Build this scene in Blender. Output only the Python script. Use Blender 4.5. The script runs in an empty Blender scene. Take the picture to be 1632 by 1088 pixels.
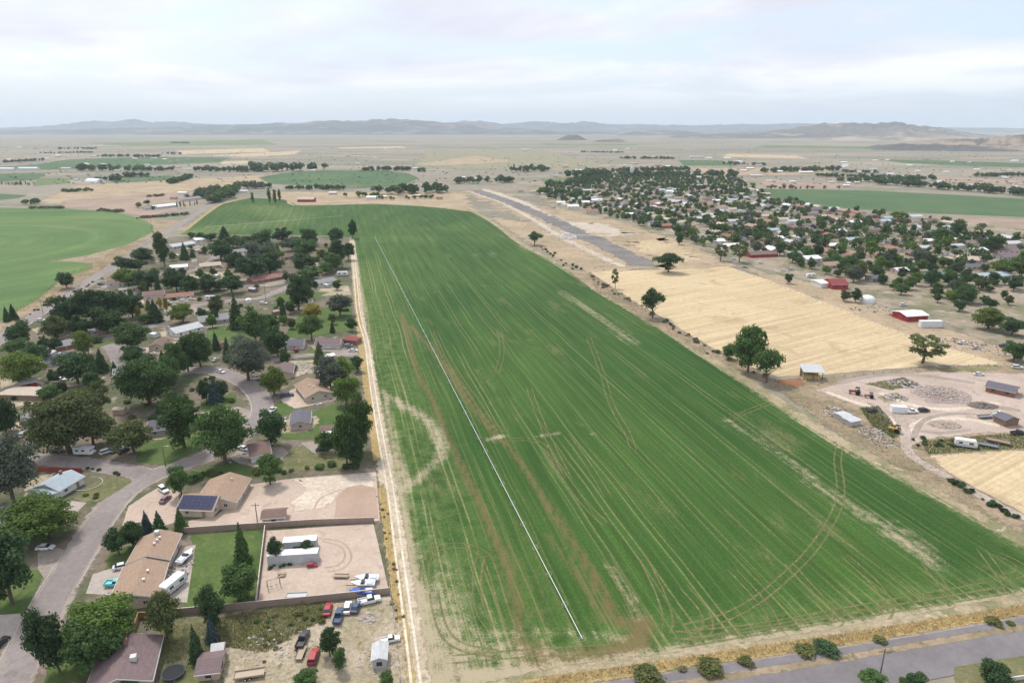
import bpy, bmesh, math, random
import numpy as np
from mathutils import Vector, Matrix
from mathutils.geometry import tessellate_polygon
R_ = math.radians
random.seed(7); rng = np.random.default_rng(7)
sc = bpy.context.scene
COL = sc.collection
# ------------------------------------------------------------------ camera, sky, sun, exposure
FPX, CX, CY, CAMH, PITCH = 1089.0, 816.0, 544.0, 110.0, R_(17.39)
cp, sp = math.cos(PITCH), math.sin(PITCH)
cd = bpy.data.cameras.new('camera'); cam = bpy.data.objects.new('camera', cd); COL.objects.link(cam)
cd.sensor_width = 36.0; cd.lens = 36.0*FPX/1632.0; cd.clip_start = 0.5; cd.clip_end = 120000
cam.location = (0, 0, CAMH); cam.rotation_euler = (math.pi/2-PITCH, 0, 0)
sc.camera = cam
SUN_EL, SUN_AZ = R_(58), R_(-35)
w = bpy.data.worlds.new('World'); sc.world = w; w.use_nodes = True
nt = w.node_tree; nt.nodes.clear()
def NN(t, ty, **kw):
    n = t.nodes.new(ty)
    for k, v in kw.items(): setattr(n, k, v)
    return n
out = NN(nt, 'ShaderNodeOutputWorld'); bg = NN(nt, 'ShaderNodeBackground'); bg.inputs['Strength'].default_value = 0.125
sky = NN(nt, 'ShaderNodeTexSky', sky_type='NISHITA', sun_disc=False, sun_elevation=SUN_EL, sun_rotation=SUN_AZ, air_density=1.0, dust_density=2.2, ozone_density=1.5)
tc = NN(nt, 'ShaderNodeTexCoord'); sx = NN(nt, 'ShaderNodeSeparateXYZ'); nt.links.new(tc.outputs['Generated'], sx.inputs[0])
def M(t, op, a, b=None, c=None, clamp=False):
    n = NN(t, 'ShaderNodeMath', operation=op, use_clamp=clamp)
    for i, v in enumerate((a, b, c)):
        if v is None: continue
        if isinstance(v, (int, float)): n.inputs[i].default_value = v
        else: t.links.new(v, n.inputs[i])
    return n.outputs[0]
zz = M(nt, 'ADD', M(nt, 'MAXIMUM', sx.outputs[2], 0.0), 0.10)
cx = NN(nt, 'ShaderNodeCombineXYZ'); nt.links.new(M(nt, 'DIVIDE', sx.outputs[0], zz), cx.inputs[0]); nt.links.new(M(nt, 'DIVIDE', sx.outputs[1], zz), cx.inputs[1])
cx.inputs[2].default_value = 3.7
def noise(t, vec, scale, detail=4, rough=0.5, dist=0.0, dim='3D'):
    n = NN(t, 'ShaderNodeTexNoise', noise_dimensions=dim)
    n.inputs['Scale'].default_value = scale; n.inputs['Detail'].default_value = detail
    n.inputs['Roughness'].default_value = rough; n.inputs['Distortion'].default_value = dist
    if vec is not None: t.links.new(vec, n.inputs['Vector'])
    return n.outputs['Fac']
def mrange(t, v, a, b, c=0.0, d=1.0, smooth=True):
    n = NN(t, 'ShaderNodeMapRange'); n.clamp = True
    if smooth: n.interpolation_type = 'SMOOTHSTEP'
    t.links.new(v, n.inputs['Value'])
    for k, x in zip(('From Min', 'From Max', 'To Min', 'To Max'), (a, b, c, d)): n.inputs[k].default_value = x
    return n.outputs[0]
def mixc(t, f, a, b, mode='MIX'):
    n = NN(t, 'ShaderNodeMix', data_type='RGBA', blend_type=mode)
    for i, v in ((0, f), (6, a), (7, b)):
        if isinstance(v, (int, float)): n.inputs[i].default_value = v
        elif isinstance(v, (tuple, list)): n.inputs[i].default_value = (*v[:3], 1)
        else: t.links.new(v, n.inputs[i])
    return n.outputs[2]
cm = M(nt, 'MULTIPLY', mrange(nt, noise(nt, cx.outputs[0], 0.55, 7, 0.52, 0.4), 0.40, 0.60), mrange(nt, sx.outputs[2], 0.01, 0.075))
cg = mrange(nt, noise(nt, cx.outputs[0], 0.33, 5, 0.55, 0.3), 0.42, 0.66)
cloud = mixc(nt, cg, (7.7, 7.75, 8.1), (5.6, 5.65, 6.5))
veil = mixc(nt, 0.55, sky.outputs[0], (6.5, 7.5, 9.0))
nt.links.new(mixc(nt, M(nt, 'MULTIPLY', cm, 0.95), veil, cloud), bg.inputs['Color']); nt.links.new(bg.outputs[0], out.inputs['Surface'])
sd = bpy.data.lights.new('sun', 'SUN'); sd.energy = 2.8; sd.angle = R_(9); sd.color = (1.0, 0.95, 0.88)
so = bpy.data.objects.new('sun', sd); COL.objects.link(so)
sdir = Vector((math.sin(SUN_AZ)*math.cos(SUN_EL), math.cos(SUN_AZ)*math.cos(SUN_EL), math.sin(SUN_EL)))
so.rotation_euler = sdir.to_track_quat('Z', 'Y').to_euler(); so.location = (0, 0, 500)
vs = sc.view_settings; vs.view_transform = 'Standard'; vs.look = 'None'; vs.exposure = 0.22; vs.gamma = 1.0; vs.use_curve_mapping = False
sc.render.engine = 'CYCLES'; cy = sc.cycles
cy.max_bounces = 6; cy.diffuse_bounces = 2; cy.glossy_bounces = 2; cy.transmission_bounces = 2; cy.transparent_max_bounces = 14; cy.volume_bounces = 4
cy.use_denoising = True; cy.use_adaptive_sampling = True; cy.adaptive_threshold = 0.02
# ------------------------------------------------------------------ helpers
def G(u, v, z=0.0):
    a, b = (u-CX)/FPX, (v-CY)/FPX
    t = (CAMH-z)/(b*cp+sp)
    return (a*t, t*(cp-b*sp))
def pxm(v): return FPX*((v-CY)/FPX*cp+sp)/CAMH          # pixels per metre across, on the ground
def hgt(vb, vt):                                        # height of an upright thing standing at row vb whose top is at row vt
    y = G(CX, vb)[1]; b = (vt-CY)/FPX
    return CAMH - y*(sp+b*cp)/(cp-b*sp)
def tag(o, label=None, cat=None, group=None, kind=None):
    if label: o['label'] = label
    if cat: o['category'] = cat
    if group: o['group'] = group
    if kind: o['kind'] = kind
    return o
def link(name, data, parent=None, mat=None, loc=None, rz=None):
    o = bpy.data.objects.new(name, data); COL.objects.link(o)
    if parent is not None: o.parent = parent
    if mat is not None and data is not None and not data.materials: data.materials.append(mat)
    if loc is not None: o.location = loc
    if rz is not None: o.rotation_euler = (0, 0, rz)
    return o
def empty(name, loc, rz=0): 
    o = link(name, None, loc=loc, rz=rz); o.empty_display_size = 0.2; return o
def mesh(name, v, f, mat=None, smooth=False):
    me = bpy.data.meshes.new(name); me.from_pydata([tuple(p) for p in v], [], [tuple(p) for p in f])
    if mat: me.materials.append(mat)
    if smooth: me.polygons.foreach_set('use_smooth', [True]*len(me.polygons))
    return me
def quadmesh(name, V, mat=None):                        # V (n,4,3)
    n = len(V); me = bpy.data.meshes.new(name)
    me.vertices.add(n*4); me.vertices.foreach_set('co', V.reshape(-1).astype(np.float32))
    me.loops.add(n*4); me.loops.foreach_set('vertex_index', np.arange(n*4, dtype=np.int32))
    me.polygons.add(n); me.polygons.foreach_set('loop_start', np.arange(0, n*4, 4, dtype=np.int32))
    me.update(calc_edges=True)
    if mat: me.materials.append(mat)
    return me
class MB:                                               # small mesh builder
    def __init__(s): s.v, s.f = [], []
    def add(s, v, f):
        k = len(s.v); s.v += [tuple(p) for p in v]; s.f += [tuple(i+k for i in q) for q in f]; return s
    def box(s, x0, x1, y0, y1, z0, z1):
        return s.add([(x, y, z) for z in (z0, z1) for x, y in ((x0, y0), (x1, y0), (x1, y1), (x0, y1))],
                     [(3, 2, 1, 0), (4, 5, 6, 7), (0, 1, 5, 4), (1, 2, 6, 5), (2, 3, 7, 6), (3, 0, 4, 7)])
    def tube(s, pts, rad, n=6):
        pts = [Vector(p) for p in pts]; rings = []
        for i, p in enumerate(pts):
            d = (pts[min(i+1, len(pts)-1)]-pts[max(i-1, 0)]).normalized()
            a = d.orthogonal().normalized(); b = d.cross(a)
            r = rad[i] if isinstance(rad, (list, tuple)) else rad
            rings.append([p+(a*math.cos(2*math.pi*k/n)+b*math.sin(2*math.pi*k/n))*r for k in range(n)])
        v = [q for r in rings for q in r]; f = []
        for i in range(len(pts)-1):
            for k in range(n): f.append((i*n+k, i*n+(k+1) % n, (i+1)*n+(k+1) % n, (i+1)*n+k))
        f.append(tuple(range(n))[::-1]); f.append(tuple((len(pts)-1)*n+k for k in range(n)))
        return s.add(v, f)
    def prism(s, prof, y0, y1):                         # prof (x,z) outline, swept along y
        n = len(prof)
        v = [(x, y0, z) for x, z in prof]+[(x, y1, z) for x, z in prof]
        return s.add(v, [tuple(range(n)), tuple(range(2*n-1, n-1, -1))]+[(i, i+n, (i+1) % n+n, (i+1) % n) for i in range(n)])
    def me(s, name, mat=None): return mesh(name, s.v, s.f, mat)
    def obj(s, name, mat, parent=None, **k): return link(name, s.me(name, mat), parent, **k)
# ------------------------------------------------------------------ materials
def newmat(name):
    m = bpy.data.materials.new(name); m.use_nodes = True; t = m.node_tree
    b = t.nodes['Principled BSDF']; b.inputs['Roughness'].default_value = 0.9
    b.inputs['Specular IOR Level'].default_value = 0.15
    return m, t, b
def pos(t): return NN(t, 'ShaderNodeNewGeometry').outputs['Position']
def attr(t, name): return NN(t, 'ShaderNodeAttribute', attribute_name=name).outputs['Fac']
def scalev(t, vec, s):
    n = NN(t, 'ShaderNodeMapping'); n.inputs['Scale'].default_value = s; t.links.new(vec, n.inputs['Vector']); return n.outputs[0]
def soften(t, b, lo=0.38, hi=0.62, sc_=0.35, amt=1.1):
    P = pos(t)
    n = M(t, 'ADD', M(t, 'MULTIPLY', M(t, 'SUBTRACT', noise(t, P, sc_, 5, 0.65), 0.5), amt*2), attr(t, 'edge'))
    a = mrange(t, n, lo, hi)
    t.links.new(a, b.inputs['Alpha'])
def gmat(name, c1, c2, c3=None, s1=0.04, s2=0.7, var=0.30, soft=False, rough=0.95, streak=None, amt=1.1, lo=0.38, hi=0.62, fine=None, esc=0.35):
    m, t, b = newmat(name); P = pos(t); b.inputs['Roughness'].default_value = rough
    c = mixc(t, mrange(t, noise(t, P, s1, 5, 0.6), 0.38, 0.62), c1, c2)
    if c3: c = mixc(t, mrange(t, noise(t, P, s1*3.1, 5, 0.65, 0.5), 0.55, 0.68), c, c3)
    if streak:                                          # (angle, perp freq, along freq, amount)
        a, f1, f2, am = streak
        mp = NN(t, 'ShaderNodeMapping', vector_type='POINT'); mp.inputs['Rotation'].default_value = (0, 0, -a); t.links.new(P, mp.inputs['Vector'])
        st = noise(t, scalev(t, mp.outputs[0], (f1, f2, 1)), 1.0, 4, 0.6)
        c = mixc(t, 1.0, c, mrange2(t, st, 0.3, 0.7, 1-am, 1+am), 'MULTIPLY')
    c = mixc(t, 1.0, c, mrange2(t, noise(t, P, s2, 6, 0.7), 0.3, 0.7, 1-var, 1+var), 'MULTIPLY')
    if fine: c = mixc(t, 1.0, c, mrange2(t, noise(t, P, fine[0], 3, 0.6), 0.3, 0.7, 1-fine[1], 1+fine[1]), 'MULTIPLY')
    t.links.new(c, b.inputs['Base Color'])
    if soft: soften(t, b, lo, hi, esc, amt)
    return m
def mrange2(t, v, a, b, c, d):
    n = mrange(t, v, a, b, c, d, smooth=False); q = NN(t, 'ShaderNodeCombineColor')
    for i in range(3): t.links.new(n, q.inputs[i])
    return q.outputs[0]
_cm = {}
def pmat(name, col, rough=0.6, metal=0.0, var=0.12, scale=0.8, spec=0.3, island=False):
    if name in _cm: return _cm[name]
    m, t, b = newmat(name); b.inputs['Roughness'].default_value = rough; b.inputs['Metallic'].default_value = metal; b.inputs['Specular IOR Level'].default_value = spec
    tcn = NN(t, 'ShaderNodeTexCoord'); oi = NN(t, 'ShaderNodeObjectInfo')
    c = mixc(t, 1.0, col, mrange2(t, noise(t, tcn.outputs['Object'], scale, 6, 0.65), 0.3, 0.7, 1-var, 1+var), 'MULTIPLY')
    c = mixc(t, 1.0, c, mrange2(t, oi.outputs['Random'], 0, 1, 0.92, 1.06), 'MULTIPLY')
    t.links.new(c, b.inputs['Base Color']); _cm[name] = m
    return m
def leafmat(name, c1, c2, trans=0.25):
    m, t, b = newmat(name); oi = NN(t, 'ShaderNodeObjectInfo'); P = pos(t)
    c = mixc(t, mrange(t, noise(t, P, 0.45, 4, 0.7), 0.33, 0.67), c1, c2)
    c = mixc(t, 1.0, c, mrange2(t, oi.outputs['Random'], 0, 1, 0.78, 1.22), 'MULTIPLY')
    c = mixc(t, 1.0, c, mrange2(t, noise(t, P, 2.2, 2, 0.5), 0.3, 0.7, 0.7, 1.3), 'MULTIPLY')
    t.links.new(c, b.inputs['Base Color']); b.inputs['Roughness'].default_value = 0.75
    tr = NN(t, 'ShaderNodeBsdfTranslucent'); t.links.new(mixc(t, 1.0, c, (1.15, 1.25, 0.6), 'MULTIPLY'), tr.inputs['Color'])
    mx = NN(t, 'ShaderNodeMixShader'); mx.inputs[0].default_value = trans
    t.links.new(b.outputs[0], mx.inputs[1]); t.links.new(tr.outputs[0], mx.inputs[2])
    t.links.new(mx.outputs[0], t.nodes['Material Output'].inputs['Surface'])
    return m
# ------------------------------------------------------------------ the ground and its sheets
LZ = 0.006
ZC = [0]
def zl(layer):                                          # every sheet gets its own height
    ZC[0] += 1; return layer*LZ + ZC[0]*0.00022
def resample(P, step, closed=True):
    P = [Vector((p[0], p[1])) for p in P]; o = []
    n = len(P)
    for i in range(n if closed else n-1):
        a, b = P[i], P[(i+1) % n]; k = max(1, int((b-a).length/step))
        o += [a.lerp(b, j/k) for j in range(k)]
    if not closed: o.append(P[-1])
    return o
def spline(P, n=8, closed=False):
    P = [Vector((p[0], p[1])) for p in P]; o = []; m = len(P)
    for i in range(m if closed else m-1):
        g = (lambda k: P[k % m]) if closed else (lambda k: P[min(max(k, 0), m-1)])
        p0, p1, p2, p3 = g(i-1), g(i), g(i+1), g(i+2)
        for j in range(n):
            t = j/n; o.append(0.5*((2*p1)+(p2-p0)*t+(2*p0-5*p1+4*p2-p3)*t*t+(3*p1-p0-3*p2+p3)*t**3))
    if not closed: o.append(P[-1])
    return o
def setedge(me, e):
    at = me.attributes.new('edge', 'FLOAT', 'POINT'); at.data.foreach_set('value', e)
def patch(name, pts, mat, layer, soft=0.0, step=None, jit=0.0, px=True, sp_=False, kind='structure', label=None, parent=None):
    W = [G(*p) for p in pts] if px else pts
    if sp_: W = spline(W, 6, True)
    per = sum((Vector(W[i])-Vector(W[i-1])).length for i in range(len(W)))
    step = step or max(1.5, per/160)
    P = resample(W, step)
    ar = sum(P[i-1].x*P[i].y-P[i].x*P[i-1].y for i in range(len(P)))
    if ar < 0: P = P[::-1]
    n = len(P); N = []
    for i in range(n):
        d = (P[(i+1) % n]-P[i-1]); d = d.normalized() if d.length > 1e-6 else Vector((1, 0)); N.append(Vector((d.y, -d.x)))
    if jit: P = [P[i]+N[i]*random.uniform(-jit, jit) for i in range(n)]
    z = zl(layer)
    if soft:
        O = [P[i]+N[i]*soft*0.5 for i in range(n)]; I = [P[i]-N[i]*soft*0.5 for i in range(n)]
        v = [(p.x, p.y, z) for p in O+I]; f = [(i, (i+1) % n, (i+1) % n+n, i+n) for i in range(n)]
        f += [tuple(k+n for k in t) for t in tessellate_polygon([[Vector((p.x, p.y, 0)) for p in I]])]
        e = [0.0]*n+[1.0]*n
    else:
        v = [(p.x, p.y, z) for p in P]; f = list(tessellate_polygon([[Vector((p.x, p.y, 0)) for p in P]])); e = [1.0]*n
    # all faces up
    ff = []
    for q in f:
        a, b, c = (Vector(v[k]) for k in q[:3])
        ff.append(q if (b-a).cross(c-a).z >= 0 else q[::-1])
    me = mesh(name, v, ff, mat); setedge(me, e)
    o = link(name, me, parent)
    return tag(o, label, kind=kind) if parent is None else o
def strip(name, pts, width, mat, layer, soft=0.0, px=True, parent=None, n=8, offs=(0.0,), kind='structure', mb=None):
    W = [G(*p) for p in pts] if px else pts
    P = spline(W, n) if len(W) > 2 else resample(W, 6, False)
    v, f, e = mb if mb else ([], [], [])
    z = zl(layer)
    for k, off in enumerate(offs):
        b0 = len(v); hw = width/2
        cols = ((-hw, 0.0), (-hw*0.35, 1.0), (hw*0.35, 1.0), (hw, 0.0)) if soft else ((-hw, 1.0), (hw, 1.0))
        m = len(cols)
        for i, p in enumerate(P):
            d = (P[min(i+1, len(P)-1)]-P[max(i-1, 0)]).normalized(); nn = Vector((d.y, -d.x))
            fade = 1.0 if not soft else min(1.0, i/2.0, (len(P)-1-i)/2.0)
            for c, ev in cols:
                q = p+nn*(c+off); v.append((q.x, q.y, z+k*0.002)); e.append(ev*fade)
        for i in range(len(P)-1):
            for j in range(m-1): f.append((b0+i*m+j, b0+i*m+j+1, b0+(i+1)*m+j+1, b0+(i+1)*m+j))
    if mb: return
    me = mesh(name, v, f, mat); setedge(me, e); o = link(name, me, parent)
    return tag(o, kind=kind) if parent is None else o
ROW = R_(14.07)                                         # the field rows run this far left of straight ahead
RD = Vector((-math.sin(ROW), math.cos(ROW))); RN = Vector((math.cos(ROW), math.sin(ROW)))
# plain
m, t, b = newmat('plain_earth'); P = pos(t)
c = mixc(t, mrange(t, noise(t, scalev(t, P, (0.0007, 0.0016, 1)), 1.0, 6, 0.6), 0.4, 0.6), (0.245, 0.212, 0.165), (0.175, 0.166, 0.122))
c = mixc(t, mrange(t, noise(t, scalev(t, P, (0.0020, 0.0065, 1)), 1.0, 5, 0.65), 0.52, 0.62), c, (0.295, 0.245, 0.19))
c = mixc(t, mrange(t, noise(t, scalev(t, P, (0.0035, 0.011, 1)), 1.0, 5, 0.6, 0.3), 0.56, 0.64), c, (0.17, 0.185, 0.115))
c = mixc(t, 1.0, c, mrange2(t, noise(t, P, 0.07, 7, 0.75), 0.3, 0.7, 0.72, 1.28), 'MULTIPLY')
t.links.new(c, b.inputs['Base Color']); MPLAIN = m
GE = 21000
tag(link('ground', mesh('ground', [(-GE, -1500, 0), (GE, -1500, 0), (GE, GE, 0), (-GE, GE, 0)], [(0, 1, 2, 3)], MPLAIN)), kind='structure')
# value noise for terrain
def vnoise(X, Y, seed):
    r = np.random.default_rng(seed).random((128, 128)); xi = np.floor(X).astype(int); yi = np.floor(Y).astype(int); fx = X-xi; fy = Y-yi
    fx = fx*fx*(3-2*fx); fy = fy*fy*(3-2*fy); g = lambda a, b_: r[a % 128, b_ % 128]
    return (g(xi, yi)*(1-fx)+g(xi+1, yi)*fx)*(1-fy)+(g(xi, yi+1)*(1-fx)+g(xi+1, yi+1)*fx)*fy
def hillmat(name, c1, c2, c3):
    m, t, b = newmat(name); P = pos(t); nz = NN(t, 'ShaderNodeNewGeometry')
    c = mixc(t, mrange(t, noise(t, scalev(t, P, (0.0008, 0.0011, 0.006)), 1.0, 6, 0.6), 0.42, 0.6), c1, c2)
    c = mixc(t, mrange(t, noise(t, scalev(t, P, (0.0022, 0.002, 0.02)), 1.0, 5, 0.6), 0.54, 0.64), c, c3)
    c = mixc(t, 1.0, c, mrange2(t, noise(t, P, 0.012, 6, 0.75), 0.3, 0.7, 0.7, 1.3), 'MULTIPLY')
    t.links.new(c, b.inputs['Base Color']); return m
MH1 = hillmat('hill_scrub', (0.125, 0.11, 0.095), (0.08, 0.078, 0.07), (0.27, 0.21, 0.16))
MH2 = hillmat('hill_far', (0.085, 0.088, 0.09), (0.055, 0.06, 0.065), (0.20, 0.17, 0.15))
MH3 = hillmat('hill_pale', (0.26, 0.22, 0.175), (0.15, 0.135, 0.11), (0.34, 0.27, 0.21))
def hills(prof, D, depth, mat, seed, nu=260, nd=26, rough=0.35):
    us = np.linspace(prof[0][0], prof[-1][0], nu); vt = np.interp(us, [p[0] for p in prof], [p[1] for p in prof])
    hb = CAMH - D*(sp+(vt-CY)/FPX*cp)/(cp-(vt-CY)/FPX*sp); hb = np.maximum(hb, 0)
    hb = hb*(0.93+0.09*vnoise(us/9.0, us*0, seed)+0.05*vnoise(us/3.1, us*0+9, seed)); ends = np.clip(np.minimum(us-us[0], us[-1]-us)/25.0, 0, 1); hb *= ends
    ts = np.linspace(-1, 1, nd); U, T = np.meshgrid(us, ts, indexing='ij'); Hh = np.repeat(hb[:, None], nd, 1)
    wob = (vnoise(U/45.0, T*0+3.3, seed+5)-0.5)*0.35
    Tq = np.clip(np.abs(T+wob*(1-np.abs(T))), 0, 1)
    sh = (1-Tq)**1.25
    nz = vnoise(U/14.0, T*4, seed+1)*0.55+vnoise(U/5.0, T*9, seed+2)*0.3+vnoise(U/2.2, T*18, seed+3)*0.15
    Z = Hh*np.clip(sh*(1+rough*(nz-0.5)*2*np.clip(Tq*4, 0, 1)), 0, None) - 6.0
    Yy = D+T*depth; Xx = Yy*((U-CX)/FPX)*cp
    v = np.stack([Xx, Yy, Z], -1).reshape(-1, 3).tolist()
    f = [(i*nd+j, (i+1)*nd+j, (i+1)*nd+j+1, i*nd+j+1) for i in range(nu-1) for j in range(nd-1)]
    tag(link('hills', mesh('hills', v, f, mat, True)), kind='structure')
hills([(-160, 206), (0, 203), (60, 201), (110, 196), (150, 192), (185, 193), (215, 188.5), (240, 193), (290, 194), (330, 197), (420, 199), (540, 197), (680, 198), (740, 192), (770, 192), (800, 197), (835, 194), (870, 192.5), (900, 196), (935, 192), (970, 197), (1100, 199), (1180, 197), (1280, 196), (1400, 201), (1550, 203), (1800, 206)], 17500, 2300, MH2, 11, nu=420)
hills([(-100, 210), (40, 207), (130, 205), (260, 202), (330, 198), (400, 197), (480, 194), (530, 190.5), (570, 192), (606, 188), (650, 189.5), (690, 193), (740, 196), (800, 202), (900, 208), (1000, 211)], 12500, 1700, MH2, 23)
hills([(1060, 214), (1150, 211), (1215, 209), (1262, 204), (1312, 195), (1370, 195), (1420, 194), (1434, 192), (1448, 197), (1500, 202), (1545, 211), (1600, 217), (1700, 220)], 8800, 1500, MH1, 37, nu=320)
hills([(1240, 221), (1320, 218), (1400, 213), (1440, 207), (1475, 209), (1540, 214), (1600, 220)], 6800, 700, MH3, 41, nu=160)
hills([(1370, 233), (1440, 226), (1520, 220), (1575, 218.5), (1605, 214), (1640, 212.5), (1720, 211), (1800, 218)], 4000, 720, MH1, 53, nu=200, rough=0.6)
hills([(880, 221), (893, 215), (900, 213.5), (925, 213.5), (934, 217), (946, 222)], 6500, 160, MH1, 61, nu=60, nd=14)
hills([(940, 220), (985, 214), (1010, 208), (1060, 206.5), (1080, 207), (1130, 212), (1180, 216)], 10500, 700, MH1, 67, nu=120)
hills([(930, 224), (960, 221), (1000, 220), (1012, 223)], 5600, 90, MH1, 71, nu=50, nd=12)
# haze: the air over the whole valley
hz = MB().box(-GE-500, GE+500, -2000, GE+500, -1.5, 430)
HM = bpy.data.materials.new('haze_air'); HM.use_nodes = True; ht = HM.node_tree; ht.nodes.clear()
ho = NN(ht, 'ShaderNodeOutputMaterial'); hv = NN(ht, 'ShaderNodeVolumePrincipled'); hv.inputs['Color'].default_value = (0.77, 0.885, 1.0, 1); hv.inputs['Density'].default_value = 0.000050; hv.inputs['Anisotropy'].default_value = 0.0
ht.links.new(hv.outputs[0], ho.inputs['Volume'])
tag(hz.obj('haze', HM), 'pale haze lying over the whole valley', kind='stuff')
# ---- farmland patches
def green(name, c1, c2, streak=(ROW, 0.12, 0.004, 0.10)): return gmat(name, c1, c2, s1=0.008, s2=0.25, var=0.16, streak=streak)
MG1 = green('crop_far', (0.062, 0.115, 0.050), (0.085, 0.132, 0.058)); MG2 = green('crop_pale', (0.11, 0.155, 0.062), (0.15, 0.175, 0.08))
MTAN = gmat('dry_tan', (0.37, 0.285, 0.19), (0.30, 0.235, 0.155), s1=0.02, s2=0.3, soft=True, amt=1.8, esc=0.05); MPINK = gmat('ploughed', (0.32, 0.24, 0.185), (0.26, 0.20, 0.15), s1=0.02, s2=0.3, soft=True)
MSTRAW = gmat('straw_far', (0.44, 0.35, 0.22), (0.39, 0.305, 0.19), s1=0.02, s2=0.3, soft=True, amt=1.8, esc=0.05); MSAGE = gmat('sage', (0.20, 0.195, 0.125), (0.27, 0.24, 0.16), s1=0.03, s2=0.3, soft=True)
FP = [  # pixel outlines of far fields
 ('farm_field', MG1, [(-30, 268), (60, 262), (110, 254), (250, 250), (368, 251), (350, 259), (250, 263), (190, 268), (60, 271)]),
 ('farm_field', MG1, [(-40, 277), (75, 276), (60, 286), (-40, 292)]), ('farm_field', MG2, [(60, 285), (110, 284), (112, 292), (52, 297)]),
 ('farm_field', MG1, [(-40, 307), (44, 311), (30, 316), (-40, 323)]), ('farm_field', MG1, [(412, 283), (450, 276), (520, 271), (600, 271), (650, 276), (668, 284), (640, 297), (560, 301), (430, 293)]),
 ('farm_field', MG1, [(1176, 301), (1300, 302), (1400, 304.5), (1550, 312), (1760, 326), (1760, 354), (1632, 346), (1420, 338), (1310, 329), (1230, 318)]),
 ('farm_field', MG1, [(1395, 254), (1500, 256), (1680, 262), (1680, 268), (1550, 265), (1440, 260)]), ('farm_field', MG1, [(1080, 255), (1150, 256), (1175, 264), (1090, 264)]),
 ('farm_field', MG2, [(860, 229), (1010, 230), (1020, 232), (870, 231)]), ('farm_field', MG2, [(1220, 231), (1400, 234), (1400, 238), (1200, 236)]), ('farm_field', MG2, [(140, 228), (420, 222), (440, 231), (200, 233)]),
 ('farm_field', MG2, [(860, 285), (930, 284), (940, 292), (870, 294)]), ('farm_field', MG1, [(190, 282), (270, 280), (300, 286), (180, 292)])]
for nm, mt, pp in FP: patch(nm, pp, mt, 6, step=20)
for nm, mt, pp in [('dry_field', MSTRAW, [(280, 240), (420, 236), (430, 242), (290, 246)]), ('dry_field', MTAN, [(120, 296), (420, 279), (420, 292), (330, 300), (150, 330), (60, 322)]), ('dry_field', MSTRAW, [(355, 257), (395, 256), (400, 261), (350, 262)]),
  ('dry_field', MPINK, [(100, 320), (330, 303), (340, 316), (240, 345), (190, 338), (100, 330)]), ('dry_field', MPINK, [(1385, 342), (1640, 350), (1640, 384), (1500, 378), (1420, 360)]), ('dry_field', MPINK, [(1020, 276), (1200, 285), (1400, 296), (1300, 301), (1150, 299), (1000, 286)]),
  ('dry_field', MTAN, [(430, 306), (740, 306), (760, 336), (600, 325), (470, 326), (440, 320)]), ('dry_field', MSTRAW, [(1160, 245), (1270, 248), (1290, 253), (1150, 250)]), ('dry_field', MSTRAW, [(540, 235), (640, 233), (650, 236), (540, 237)]), ('dry_field', MSTRAW, [(330, 248), (480, 240), (470, 246), (400, 250)]),
  ('dry_field', MPINK, [(1480, 280), (1632, 288), (1632, 296), (1500, 290)]), ('dry_field', MTAN, [(1100, 268), (1320, 268), (1330, 278), (1120, 280)]), ('dry_field', MSAGE, [(680, 240), (860, 238), (960, 262), (900, 272), (740, 268), (660, 262)]), ('dry_field', MTAN, [(660, 262), (760, 248), (820, 258), (700, 264)])]:
    patch(nm, pp, mt, 4, soft=14, step=16, jit=3)
# pivot field
m, t, b = newmat('pivot_crop'); P = pos(t); pc = G(-150, 396)
dv = NN(t, 'ShaderNodeVectorMath', operation='DISTANCE'); t.links.new(P, dv.inputs[0]); dv.inputs[1].default_value = (pc[0], pc[1], 0)
rr = M(t, 'MULTIPLY', M(t, 'ADD', dv.outputs['Value'], M(t, 'MULTIPLY', noise(t, P, 0.02, 3), 9)), 0.035)
cv = NN(t, 'ShaderNodeCombineXYZ'); t.links.new(rr, cv.inputs[0])
c = mixc(t, mrange(t, noise(t, P, 0.006, 4, 0.6), 0.35, 0.65), (0.075, 0.138, 0.042), (0.115, 0.172, 0.058))
c = mixc(t, 1.0, c, mrange2(t, noise(t, cv.outputs[0], 1.0, 3, 0.7), 0.3, 0.7, 0.78, 1.25), 'MULTIPLY')
c = mixc(t, 1.0, c, mrange2(t, noise(t, P, 0.5, 5, 0.7), 0.3, 0.7, 0.88, 1.12), 'MULTIPLY'); t.links.new(c, b.inputs['Base Color'])
patch('pivot_field', [(-120, 331), (0, 331), (100, 332.5), (180, 337), (224, 348), (245, 360), (243, 370), (206, 389), (140, 407), (78, 417), (112, 417), (147, 420), (147, 428), (100, 445), (60, 478), (20, 500), (0, 513), (-120, 560)], m, 8, step=4)
# base of the town and the left neighbourhood
MYARD = gmat('yard_earth', (0.175, 0.145, 0.108), (0.085, 0.095, 0.048), (0.27, 0.215, 0.17), s1=0.035, s2=0.4, soft=True)
MYARD2 = gmat('town_earth', (0.30, 0.245, 0.185), (0.15, 0.15, 0.085), (0.34, 0.275, 0.215), s1=0.03, s2=0.25, soft=True)
patch('neighbourhood_ground', [(-120, 590), (60, 508), (200, 425), (270, 378), (320, 374), (440, 372), (556, 376), (566, 470), (578, 560), (600, 700), (612, 800), (628, 960), (640, 1100), (560, 1200), (-150, 1200)], MYARD, 5, soft=3)
patch('town_ground', [(840, 300), (930, 268), (1100, 272), (1210, 288), (1240, 318), (1310, 331), (1420, 342), (1520, 352), (1680, 372), (1680, 560), (1580, 552), (1480, 500), (1300, 452), (1180, 418), (1080, 386), (960, 350), (880, 330)], MYARD2, 5, soft=10, step=10, jit=3)
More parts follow.
